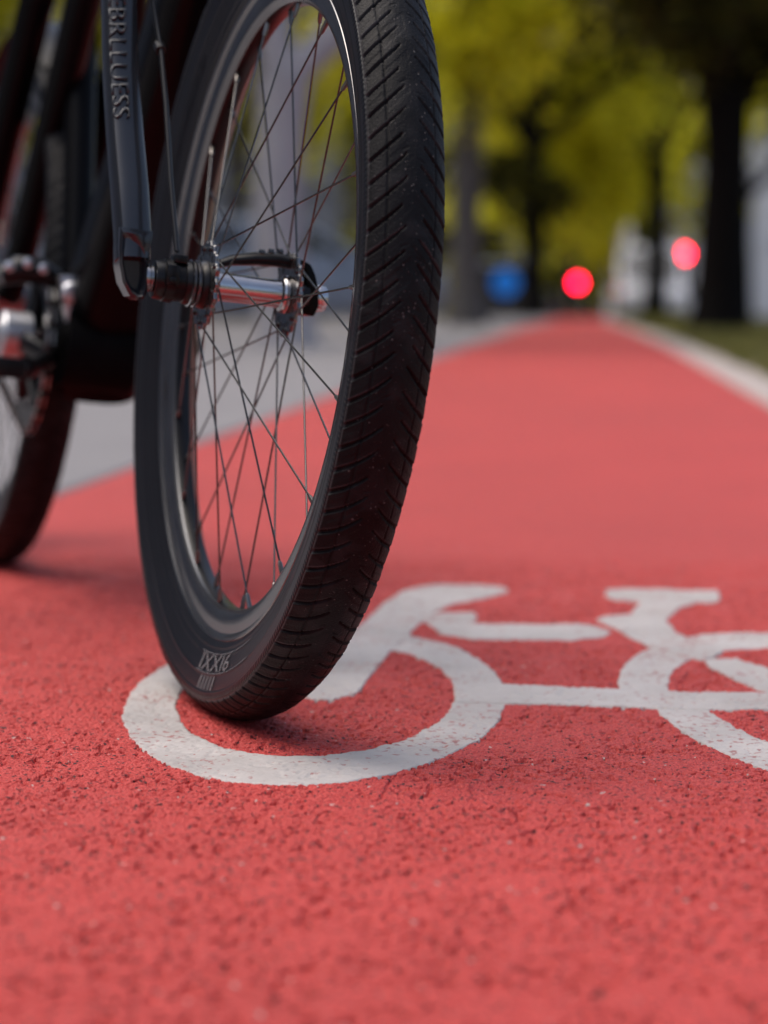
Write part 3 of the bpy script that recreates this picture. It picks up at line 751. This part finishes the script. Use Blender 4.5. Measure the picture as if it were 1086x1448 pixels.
for sd in (-1, 1):
    ca = math.radians(-8 if sd < 0 else 172); e = BB + np.array([.165 * math.cos(ca), sd * .083, .165 * math.sin(ca)])
    b = MB()
    b.lathe([(sd * .052, .0), (sd * .052, .020), (sd * .056, .0265), (sd * .086, .0268), (sd * .089, .0245), (sd * .0905, .018), (sd * .092, .017), (sd * .0925, .0)], 'y', BB + np.array([0, 0, .014]), 44, 1)
    b.tube([BB + np.array([0, sd * .072, .012]), (BB + e) / 2 + np.array([0, 0, .004]), e], [.014, .011, .012], 18, aspect=.6, up=(0, 0, 1))
    crank = b.build('crank_arm', [M['satin'], M['brushed']], bike, angle=35)
    b = MB(); pc = e + np.array([0, sd * .055, 0])
    b.tube([e, pc + np.array([0, sd * .045, 0])], .007, 14)
    for xx in (-.042, .042): b.box(pc + np.array([xx, 0, 0]), (.012, .088, .022))
    for yy in (-.04, .04): b.box(pc + np.array([0, yy, 0]), (.09, .010, .02))
    b.build('pedal', M['satin'], crank, bevel=.002)
# bright gear bracket between chain ring and down tube
b = MB()
FU = lambda l, u, f: (f, l, u)
b.prism([(-.043, .376), (-.016, .380), (.008, .372), (.004, .345), (-.008, .306), (-.016, .292), (-.026, .312), (-.036, .345)], (-.690, -.668), FU)
b.lathe([(-.668, .0), (-.668, .012), (-.662, .013), (-.658, .009), (-.658, .0)], 'x', (0, -.030, .358), 20)
b.lathe([(-.668, .0), (-.668, .009), (-.660, .010), (-.657, .006), (-.657, .0)], 'x', (0, -.008, .350), 20)
b.lathe([(-.668, .0), (-.668, .006), (-.662, .006), (-.662, .0)], 'x', (0, -.019, .318), 16)
b.build('guide_bracket', M['brushed'], bike, bevel=.002)
b = MB()                                                        # bolts and cable stops on the rear drop-outs
for l, u in ((-.030, .392), (-.046, .385), (-.012, .39), (-.058, .40)):
    b.lathe([(-1.10, .0), (-1.10, .008), (-1.094, .008), (-1.092, .005), (-1.092, 0)], 'x', (0, l, u), 14)
b.box((-1.12, -.03, .405), (.03, .05, .03))
b.build('cable_stop', [M['brushed']], bike)

b = MB()
ga = np.radians(np.linspace(52, 172, 60)); gl = np.linspace(-1, 1, 13)
V = [(-WB + (.366 + .012 * (1 - q * q)) * math.cos(g), .036 * q, R + (.366 + .012 * (1 - q * q)) * math.sin(g)) for g in ga for q in gl]
V += [(-WB + (.364 + .012 * (1 - q * q)) * math.cos(g), .036 * q, R + (.364 + .012 * (1 - q * q)) * math.sin(g)) for g in ga for q in gl]
n0 = len(ga) * 13
b.add(V, [(i * 13 + j, i * 13 + j + 1, (i + 1) * 13 + j + 1, (i + 1) * 13 + j) for i in range(59) for j in range(12)] + [(n0 + i * 13 + j, n0 + (i + 1) * 13 + j, n0 + (i + 1) * 13 + j + 1, n0 + i * 13 + j + 1) for i in range(59) for j in range(12)]
      + [(i * 13 + j, n0 + i * 13 + j, n0 + (i + 1) * 13 + j, (i + 1) * 13 + j) for i in range(59) for j in (0, 12)])
b.build('added_mudguard', M['black'], bike)  # added black arc that keeps the area over the rear wheel dark
b = MB()
b.tube([(-.70, -.040, .372), (-.70, -.062, .380), (-.70, -.085, .378), (-.70, -.105, .368)], [.010, .016, .016, .010], 14)
for l, u in ((-.098, .392), (-.078, .398), (-.060, .394)): b.lathe([(-.688, .0), (-.688, .0055), (-.682, .006), (-.680, .003), (-.680, .0)], 'x', (0, l, u - .012), 14, 1)
b.build('chain_guard', [M['satin'], M['brushed']], bike)
# rear wheel
rw, hubr, _ = make_wheel((-WB, 0, R), False)
rw['label'] = 'rear wheel in shade at the left edge'
make_tyre(rw, 900, False, (-WB, 0, R))
b = MB()
b.lathe([(-.066, .0), (-.066, .010), (-.052, .012), (-.036, .022), (-.033, .033), (-.029, .033), (-.027, .024), (-.01, .022), (.02, .022), (.032, .025), (.034, .033), (.038, .033), (.040, .018), (.062, .012), (.066, .010), (.066, 0)], 'y', hubr, 48)
b.build('hub', M['chrome'], rw, angle=35)

# ------------------------------------------------------------------ trees
def bark(name, c, c2): return mat(name, c, .95, spec=.08, noise=(5, .6, c2), bump=(14, .8, .03))
BK = {'pale': bark('pale_plane_bark', (.42, .41, .43), (.30, .29, .30)), 'grey': bark('grey_bark', (.15, .14, .135), (.09, .085, .08)), 'dark': bark('shaded_bark', (.011, .0095, .0085), (.006, .0055, .005))}  # the dark bark has the trunk's shade put into its colour
LF = {'gold': leaf_mat('backlit_yellow_green_leaves', (.45, .42, .014), (.97, .92, .05)),  # glow of backlit leaves put into the colour
      'green': leaf_mat('olive_green_leaves', (.11, .107, .005), (.66, .62, .028)),
      'dark': leaf_mat('shaded_leaves', (.022, .021, .005), (.10, .095, .012))}  # crown shade put into the leaf colour
def tree(x, y, r, fork_z, limbs, crown, leaf, bk, n, size, seed, label, cat='tree', lean=(0, 0), drop=None):
    g = np.random.default_rng(seed)
    z0 = wz(x, y) - .05
    root = tag(empty('tree', (x, y, z0)), label, cat, 'trees along the street')
    b = MB()
    P = np.array([(lean[0] * k ** 1.5 + .03 * math.sin(5 * k + seed), lean[1] * k, fork_z * k) for k in np.linspace(0, 1, 9)])
    rad = r * np.interp(np.linspace(0, 1, 9), [0, .06, .2, .8, 1], [1.5, 1.2, 1.02, .92, 1.05])
    b.tube(P, rad, 18)
    top = P[-1]
    tips = []
    for (az, el, L, fr) in limbs:
        d = np.array([math.cos(az) * math.cos(el), math.sin(az) * math.cos(el), math.sin(el)])
        Q = [top - np.array([0, 0, .15 * r])]
        for k in np.linspace(.15, 1, 7): Q.append(top + d * L * k + np.array([0, 0, .12 * L * k * k]) + g.normal(0, .03 * L, 3) * k)
        b.tube(Q, np.interp(np.linspace(0, 1, 8), [0, 1], [r * fr, r * fr * .3]), 12); tips.append(Q[-1])
        for m in range(3):
            q0 = Q[3 + m]; dd = d + g.normal(0, .6, 3); dd[2] = abs(dd[2]) * .5; dd /= np.linalg.norm(dd)
            b.tube([q0, q0 + dd * L * .25, q0 + dd * L * .5 + np.array([0, 0, -.05 * L])], [r * fr * .4, r * fr * .25, r * fr * .1], 8)
    b.build('trunk', BK[bk], root, angle=60)
    # leaf clumps spread through the crown
    cx, cy, cz, rx, ry, rz = crown
    n = int(n * 1.15); size = size * .72; nc = max(14, n // 230)
    u = g.normal(size=(nc, 3)); u /= np.linalg.norm(u, axis=1)[:, None]; u *= (g.random(nc) ** .45)[:, None]
    C = u * np.array([rx, ry, rz]) + np.array([cx, cy, cz])
    if drop is not None: C = np.concatenate([C, np.array(drop)])
    per = n // len(C)
    c = np.repeat(C, per, 0) + g.normal(size=(len(C) * per, 3)) * np.repeat((.35 + .55 * g.random(len(C))) * min(rx, rz) * .21, per)[:, None]
    keep = c[:, 2] > .9; c = c[keep]; m = len(c)
    nrm = g.normal(size=(m, 3)); nrm[:, 2] = np.abs(nrm[:, 2]) + .4; nrm /= np.linalg.norm(nrm, axis=1)[:, None]
    a = np.cross(nrm, g.normal(size=(m, 3))); a /= np.linalg.norm(a, axis=1)[:, None]; bb_ = np.cross(nrm, a)
    s = size * (.6 + .8 * g.random(m))[:, None]
    V = np.stack([c - a * s, c - bb_ * s * .6 + nrm * s * .1, c + a * s, c + bb_ * s * .6 + nrm * s * .1], 1).reshape(-1, 3)
    quad_mesh('crown', V, np.arange(4 * m).reshape(-1, 4), LF[leaf], root, smooth=False)
    return root
r_ = math.radians
def spread(seed, k=5, el=(.5, 1.1), L=(2.5, 4.5)):
    g = np.random.default_rng(seed); return [(2 * PI * i / k + g.normal(0, .3), g.uniform(*el), g.uniform(*L), g.uniform(.45, .65)) for i in range(k)]
# pale tree behind the front wheel
tree(-.80, 17.6, .20, 2.15, [(r_(15), .75, 4, .75), (r_(170), 1.3, 4, .75), (r_(100), 1.0, 3.6, .6)], (0, 1, 6.6, 3.2, 3.2, 2.6), 'green', 'pale', 5200, .12, 21, 'pale barked tree seen between the spokes above the front hub')
# grey trunk right of the tyre
tree(1.24, 33, .225, 4.6, spread(5, 5), (0, 0, 7.2, 3.6, 3.6, 3.0), 'gold', 'grey', 5600, .17, 22, 'grey trunked tree standing just right of the front tyre', drop=[(-.05, -.5, 3.7), (.1, -.4, 4.1), (-.5, -.4, 4.3), (.3, 0, 4.4), (.75, 0, 4.2), (1.1, .2, 4.5)])
# dark tree on the verge
tree(3.85, 25.4, .28, 2.75, [(r_(200), .95, 3.4, .75), (r_(350), .8, 3.4, .8), (r_(80), 1.1, 3.4, .6), (r_(275), 1.2, 3.0, .6)], (.3, .3, 4.9, 3.0, 3.0, 2.0), 'dark', 'dark', 8000, .15, 23, 'thick dark trunked tree on the grass verge at the right', drop=[(-.3, 0, 3.3), (.2, 0, 3.1), (.6, -.2, 3.2), (-.6, .3, 3.7), (.9, 0, 2.9), (1.2, 0, 3.3), (0, -.3, 3.6), (.4, .3, 3.6), (-.8, 0, 3.6), (-1.0, .2, 3.9), (.7, .2, 3.6), (1.0, .1, 3.7), (.2, .3, 3.9), (-.3, .2, 3.9)])
tree(6.35, 52, .26, 3.6, spread(7), (-.6, 0, 6.4, 4.0, 3.6, 3.4), 'gold', 'dark', 6000, .2, 24, 'slim dark tree on the verge behind the white van', drop=[(-1.0, 0, 3.3), (-1.6, 0, 2.8), (-2.2, 0, 3.4), (-1.4, .2, 3.9)])
tree(8.7, 76, .28, 3.8, spread(8), (0, 0, 6.6, 4.6, 4, 3.6), 'green', 'dark', 5600, .26, 25, 'farthest dark trunked tree of the right hand row')
tree(3.34, 50, .24, 3.8, spread(9), (.2, 0, 7.4, 3.2, 3.2, 2.2), 'dark', 'dark', 4600, .2, 26, 'dark trunked tree of the left row above the blue sign', drop=[(-.5, 0, 2.9), (0, 0, 2.5), (.45, 0, 2.8), (-.1, 0, 3.3), (-.8, 0, 3.3)])
tree(4.7, 68, .26, 3.6, spread(10), (.6, 0, 6.4, 4.2, 4, 3.8), 'gold', 'dark', 6200, .24, 27, 'yellow green tree with low branches over the end of the path', drop=[(1.2, 0, 4.3), (1.9, 0, 3.4), (.7, 0, 4.6), (2.4, 0, 3.9), (1.6, 0, 4.7)])
tree(7.3, 92, .28, 3.4, spread(12), (0, 0, 6.0, 4.6, 4, 4.0), 'gold', 'dark', 6200, .3, 28, 'bright yellow green tree closing the view above the red lamp', drop=[(1.8, 0, 3.3), (2.4, 0, 2.8), (3.0, 0, 3.4)])
tree(-2.9, 44, .25, 3.4, spread(13), (0, 0, 6.2, 3.4, 3.4, 3.0), 'gold', 'grey', 5600, .19, 29, 'yellow green tree across the road behind the spokes', drop=[(1.2, 0, 4.0), (.4, 0, 4.4), (-.6, 0, 4.1)])
tree(-7.4, 41, .25, 3.6, spread(14), (0, 0, 6.0, 3.2, 3.2, 2.8), 'green', 'grey', 5000, .19, 30, 'olive green tree at the upper left corner behind the bicycle')
tree(.2, 62, .26, 3.2, spread(15), (0, 0, 6.2, 4.2, 4, 3.6), 'green', 'dark', 5600, .24, 31, 'olive green tree far behind the grey trunk')
tree(12.6, 78, .26, 4.4, spread(16), (.5, 0, 8.6, 3.4, 3.4, 2.4), 'gold', 'dark', 5200, .24, 32, 'yellow green tree in front of the pale building')
far = [(-26, 128), (-16, 134), (-7, 128), (1, 132), (7, 138), (13.2, 140), (19, 134), (27, 130), (36, 128), (-34, 124)]
words = ['leftmost but one of the far trees closing the street', 'far tree behind the left building roof', 'far tree behind the bicycle wheel hub', 'far tree behind the tyre tread', 'far tree behind the blue sign', 'far tree straight above the end of the path', 'far tree behind the white van', 'far tree behind the dark verge trunk', 'rightmost of the far trees closing the street', 'leftmost of the far trees closing the street']
for i, (x, y) in enumerate(far):
    tree(x, y, .3, 2.6, spread(40 + i), (0, 0, 6.2, 6.2, 4.5, 5.4), 'dark' if i % 3 == 0 else 'green', 'dark', 3600, .42, 60 + i, words[i])

# ------------------------------------------------------------------ buildings
M['facade'] = mat('blue_grey_render', (.24, .26, .30), .8, noise=(2, .5, (.19, .21, .25)), bump=(40, .3, .01))
M['pale_facade'] = mat('pale_render', (.80, .82, .86), .8, noise=(2, .5, (.72, .74, .78)), bump=(40, .3, .01))
M['glass'] = mat('dark_window_glass', (.02, .024, .03), .08, spec=.7)
M['frame'] = mat('white_window_frame', (.6, .6, .6), .5)
M['plinth'] = mat('stone_plinth', (.16, .16, .17), .8, noise=(4, .5, (.12, .12, .125)))
M['roof'] = mat('slate_roof', (.07, .07, .08), .7)
def building(x0, x1, y, depth, storeys, sh, wall, label, bays, z0=None, rz=0.):
    w = x1 - x0; zb = wz((x0 + x1) / 2, y) - .3 if z0 is None else z0
    root = tag(empty('apartment_building', ((x0 + x1) / 2, y, zb), rz), label, 'building')
    Ht = storeys * sh + .6
    b = MB(); b.box((0, depth / 2, Ht / 2), (w, depth, Ht))
    for k in range(1, storeys): b.box((0, -.05, k * sh + .45), (w + .02, .12, .18))
    b.build('wall', wall, root, smooth=False)
    b = MB(); b.box((0, -.04, .35), (w + .06, .14, .7)); b.build('plinth', M['plinth'], root, smooth=False)
    b = MB(); b.prism([(-w / 2 - .4, Ht), (w / 2 + .4, Ht), (w / 2 - 1.2, Ht + 2.6), (-w / 2 + 1.2, Ht + 2.6)], (-.5, depth + .4), lambda a, c, d: (a, d, c)); b.build('roof', M['roof'], root, smooth=False)
    bw = w / bays
    for s in range(storeys):
        for k in range(bays):
            cx = -w / 2 + bw * (k + .5); cz = s * sh + .6 + sh * .5
            if s == 0 and k == bays // 2:
                b = MB(); b.box((cx, -.03, 1.3), (1.2, .10, 2.3)); b.box((cx + .4, -.10, 1.25), (.05, .06, .25)); b.build('door', M['roof'], root, smooth=False); continue
            b = MB()
            for sx in (-.55, 0, .55): b.box((cx + sx, -.03, cz), (.08, .10, 1.66))
            for sz in (-.82, .35, .82): b.box((cx, -.028, cz + sz), (1.18, .10, .08))
            b.box((cx, -.08, cz - .92), (1.4, .24, .09))
            wn = b.build('window', M['frame'], root, smooth=False)
            b = MB(); b.box((cx, -.012, cz), (1.12, .05, 1.6)); b.build('pane', M['glass'], wn, smooth=False)
    return root
building(-19, -1.2, 56, 10, 3, 3.1, M['facade'], 'blue grey rendered building across the road behind the bicycle', 6)
building(-49, 13, 14, 11, 4, 3.3, M['facade'], 'long blue grey building added out of view on the left for its reflection', 12, z0=-.4, rz=math.radians(90) - PHI)  # out of view, added to darken reflections on the black parts
building(9.6, 22, 84, 12, 3, 3.2, M['pale_facade'], 'pale rendered building behind the dark verge tree', 5)

# ------------------------------------------------------------------ vehicles
M['car_glass'] = mat('car_glass', (.015, .018, .022), .06, spec=.8)
M['car_tyre'] = mat('car_tyre', (.02, .02, .02), .7)
M['car_rim'] = mat('car_rim', (.4, .4, .42), .3, metal=.9)
M['tail'] = mat('tail_lamp', (.25, .01, .01), .2)
M['head'] = mat('head_lamp', (.5, .5, .52), .1)
def paint(name, c): return mat(name, c, .3, coat=.8, coat_rough=.06, noise=(3, .4, tuple(q * .92 for q in c)))
def vehicle(x, y, rz, col, label, name='parked_car', cat='car', van=False, z=None):
    root = tag(empty(name, (x, y, wz(x, y) - .012 if z is None else z), rz), label, cat, 'vehicles parked along the street')
    L, W = (5.2, 1.95) if van else (4.35, 1.78)
    if van:
        low = [(-2.6, .35), (-2.6, 1.05), (2.25, 1.05), (2.55, .85), (2.6, .4), (2.2, .28), (-2.3, .28)]
        up = [(-2.6, 1.05), (-2.52, 2.15), (-2.3, 2.25), (1.0, 2.25), (1.3, 2.12), (2.1, 1.1), (2.1, 1.05)]
        wx = (-1.65, 1.7); wr = .34
    else:
        low = [(-2.16, .45), (-2.15, .80), (-2.05, .93), (-1.2, .95), (.9, .93), (1.75, .84), (2.1, .70), (2.17, .45), (2.05, .24), (-2.05, .24)]
        up = [(-2.0, .93), (-1.55, 1.38), (-1.2, 1.45), (.05, 1.46), (.35, 1.38), (1.15, .92)]
        wx = (-1.32, 1.36); wr = .31
    def side(poly, wb, wt, zb, zt, mb, mi=0):
        n = len(poly); V = []
        for sg in (-1, 1):
            for (a, b_) in poly:
                k = 0 if zt == zb else np.clip((b_ - zb) / (zt - zb), 0, 1); V.append((a, sg * (wb + (wt - wb) * k) / 2, b_))
        mb.add(V, [tuple(range(n))[::-1], tuple(range(n, 2 * n))] + [(i, (i + 1) % n, n + (i + 1) % n, n + i) for i in range(n)], mi)
    b = MB(); side(low, W, W, 0, 1, b); zt = max(q[1] for q in up); side(up, W - .04, W - (.12 if van else .42), up[0][1], zt, b)
    body = b.build('body', paint(name + '_paint', col), root, angle=30, bevel=.035)
    # glazing
    def pane(nm, pts, sgn):
        q = []
        for a, z_ in pts:
            k = (z_ - up[0][1]) / (zt - up[0][1]); wl = ((W - .04) + ((W - (.12 if van else .42)) - (W - .04)) * k) / 2
            q += [(a, sgn * (wl + .012), z_), (a, sgn * (wl - .02), z_)]
        n = len(pts); b = MB()
        b.add(q, [tuple(2 * i for i in range(n)), tuple(2 * i + 1 for i in range(n))[::-1]] + [(2 * i, 2 * i + 1, 2 * ((i + 1) % n) + 1, 2 * ((i + 1) % n)) for i in range(n)])
        b.build(nm, M['car_glass'], root, smooth=False)
    for sg in (-1, 1):
        if van: pane('side_window', [(1.15, 1.2), (1.95, 1.2), (1.35, 1.98), (1.15, 1.98)], sg); pane('side_window', [(.1, 1.25), (1.0, 1.25), (1.0, 1.98), (.1, 1.98)], sg)
        else: pane('side_window', [(-.35, 1.0), (.85, 1.0), (.28, 1.36), (-.35, 1.39)], sg); pane('side_window', [(-1.6, 1.0), (-.45, 1.0), (-.45, 1.39), (-1.25, 1.37)], sg)
    def cross(nm, a0, z0, a1, z1, w0, w1, lift):
        d = np.array([a1 - a0, z1 - z0]); nn = np.array([-d[1], d[0]]); nn = nn / np.linalg.norm(nn) * lift
        b = MB(); V = []
        for k in (1, -1):
            for (a, z_, w) in ((a0, z0, w0), (a1, z1, w1)):
                for sg in (-1, 1): V.append((a + k * nn[0], sg * w / 2, z_ + k * nn[1]))
        b.add(V, [(0, 1, 3, 2), (4, 6, 7, 5), (0, 4, 5, 1), (2, 3, 7, 6), (0, 2, 6, 4), (1, 5, 7, 3)])
        b.build(nm, M['car_glass'], root, smooth=False)
    if van:
        cross('windscreen', 2.02, 1.2, 1.36, 2.05, W - .3, W - .34, .03); cross('rear_window', -2.59, 1.3, -2.54, 2.0, W - .4, W - .45, .03)
    else:
        cross('windscreen', 1.07, .97, .41, 1.36, W - .25, W - .5, .03); cross('rear_window', -1.93, 1.0, -1.60, 1.34, W - .3, W - .52, .03)
    for a in wx:
        for sg in (-1, 1):
            b = MB(); b.lathe([(-.10, .0), (-.10, wr * .9), (-.08, wr), (.08, wr), (.10, wr * .9), (.10, .0)], 'y', (a, sg * (W / 2 - .09), wr), 28)
            w_ = b.build('wheel', M['car_tyre'], root)
            b = MB(); b.lathe([(sg * .10, .0), (sg * .115, wr * .2), (sg * .105, wr * .55), (sg * .108, wr * .66), (sg * .09, wr * .68)], 'y', (a, sg * (W / 2 - .09), wr), 20); b.build('rim', M['car_rim'], w_)
    for sg in (-1, 1):
        b = MB(); b.box((-L / 2 + .03, sg * (W / 2 - .2), .95 if van else .78), (.06, .16, .42 if van else .16)); b.build('tail_light', M['tail'], root, bevel=.02)
        b = MB(); b.box((L / 2 - .09, sg * (W / 2 - .26), .72 if van else .66), (.12, .36, .17)); b.build('headlight', M['head'], root, bevel=.03)
    for sg in (-1, 1):
        b = MB(); b.box(((1.2 if van else .75), sg * (W / 2 + .07), 1.15 if van else 1.0), (.12, .18, .13)); b.build('mirror', M['car_tyre'], root, bevel=.03)
    return root
vehicle(-1.4, 29.5, r_(4), (.16, .20, .27), 'blue grey car parked across the road behind the front hub')
vehicle(-6.6, 30.5, r_(4), (.20, .22, .26), 'grey van parked across the road at the left behind the frame', 'parked_van', 'van', True)
vehicle(7.86, 66, r_(-95), (.75, .76, .80), 'white van parked facing the camera right of the end of the path', 'parked_van', 'van', True)
vehicle(10.2, 78, r_(-92), (.70, .71, .74), 'white car parked beside the right hand row of trees')
vehicle(6.35, 92, r_(86), (.03, .035, .05), 'dark blue car at the far end of the street left of the red lamp')
vehicle(4.35, 80, r_(86), (.012, .014, .022), 'black van at the far end of the street behind the blue sign', 'parked_van', 'van', True)

# ------------------------------------------------------------------ signals and sign
M['pole'] = mat('grey_galvanised_pole', (.22, .23, .24), .5, metal=.6, noise=(8, .5, (.17, .18, .19)))
M['housing'] = mat('signal_housing', (.015, .016, .016), .5)
M['lamp_red'] = mat('red_signal_lamp', (.4, .01, .03), .3, emit=(1.0, .003, .032, 24))
M['lamp_off'] = mat('unlit_signal_lamp', (.02, .025, .02), .25)
M['sign_blue'] = mat('blue_glow_sign_face', (.004, .05, .18), .4, emit=(.006, .095, .36, .75))  # emission added to brighten the blue disc
M['sign_back'] = mat('sign_back_alloy', (.3, .3, .31), .5, metal=.7)
def signal(x, y, zl, label, rl=.15):
    z0 = wz(x, y) - .02; H = zl - z0
    root = tag(empty('traffic_light', (x, y, z0)), label, 'traffic light', 'traffic lights showing red at the end of the path')
    b = MB(); b.tube([(0, .13, 0), (0, .13, H + .25)], .05, 16); b.lathe([(0, .0), (0, .11), (.05, .11), (.06, .06)], 'z', (0, .13, 0), 16); b.build('pole', M['pole'], root)
    b = MB(); b.box((0, 0, H - 2.2 * rl), (2.5 * rl, .16, 7.2 * rl)); b.build('housing', M['housing'], root, bevel=.03)
    for k, nm in enumerate(('red_lamp', 'amber_lamp', 'green_lamp')):
        zc = H - k * 2.3 * rl
        b = MB(); b.lathe([(-.085, .0), (-.095, rl * .5), (-.086, rl * .92), (-.081, rl)], 'y', (0, 0, zc), 32); b.build(nm, M['lamp_red'] if k == 0 else M['lamp_off'], root)
        a = np.linspace(r_(-20), r_(200), 20); V = []
        for yy, rr in ((-.08, rl * 1.06), (-.20, rl * 1.04), (-.20, rl * 1.0), (-.08, rl * 1.02)):
            V.append(np.stack([rr * np.cos(a), np.full(20, yy), zc + rr * np.sin(a)], 1))
        b = MB(); b.add(np.concatenate(V), [(i * 20 + j, i * 20 + j + 1, ((i + 1) % 4) * 20 + j + 1, ((i + 1) % 4) * 20 + j) for i in range(4) for j in range(19)]); b.build('visor', M['housing'], root)
    return root
X = lambda u, d: (u - 543) / F_PX * d
Zp = lambda v, d: CAM_H + (427 - v) / F_PX * d
signal(X(815, 78), 78, Zp(400, 78), 'traffic light glowing red straight above the end of the red path', .17)
signal(X(963, 66), 66, Zp(360, 66), 'traffic light glowing red beside the dark verge tree trunk', .17)
d = 60.; z0 = wz(X(714, d), d); zc = Zp(400, d) - z0
root = tag(empty('road_sign', (X(714, d), d, z0)), 'round blue sign with added glow on a grey pole left of the end of the path', 'sign')
b = MB(); b.tube([(0, .06, 0), (0, .06, zc + .3)], .04, 14); b.build('pole', M['pole'], root)
b = MB(); b.lathe([(-.012, .0), (-.012, .35), (-.006, .36), (.006, .36), (.012, .35), (.012, 0)], 'y', (0, 0, zc), 48); b.build('sign_face', M['sign_blue'], root)
b = MB(); b.box((0, .03, zc + .12), (.3, .03, .05)); b.box((0, .03, zc - .12), (.3, .03, .05)); b.build('bracket', M['sign_back'], root)

# ------------------------------------------------------------------ light
EL, AZ = math.radians(68), math.radians(-84)                    # light from the left, a little ahead
w = bpy.data.worlds.new('World'); SC.world = w; w.use_nodes = True
nt = w.node_tree; bg = nt.nodes['Background']
sky = nt.nodes.new('ShaderNodeTexSky'); sky.sky_type = 'NISHITA'; sky.sun_disc = False
sky.sun_elevation = EL; sky.sun_rotation = AZ; sky.dust_density = 5.0; sky.air_density = .8; sky.ozone_density = .6
nt.links.new(sky.outputs[0], bg.inputs['Color']); bg.inputs['Strength'].default_value = .15
sl = bpy.data.lights.new('sun', 'SUN'); sl.energy = 1.0; sl.angle = math.radians(70); sl.color = (1, .955, .90)
so_ = bpy.data.objects.new('sun', sl); COL.objects.link(so_)
dvec = Vector((math.sin(AZ) * math.cos(EL), math.cos(AZ) * math.cos(EL), math.sin(EL)))
so_.rotation_euler = dvec.to_track_quat('Z', 'Y').to_euler()
SC.view_settings.view_transform = 'Standard'; SC.view_settings.look = 'None'; SC.view_settings.gamma = 1; SC.view_settings.exposure = .44
SC.cycles.max_bounces = 8; SC.cycles.use_denoising = True; SC.cycles.use_adaptive_sampling = False
SC.cycles.caustics_reflective = False; SC.cycles.caustics_refractive = False
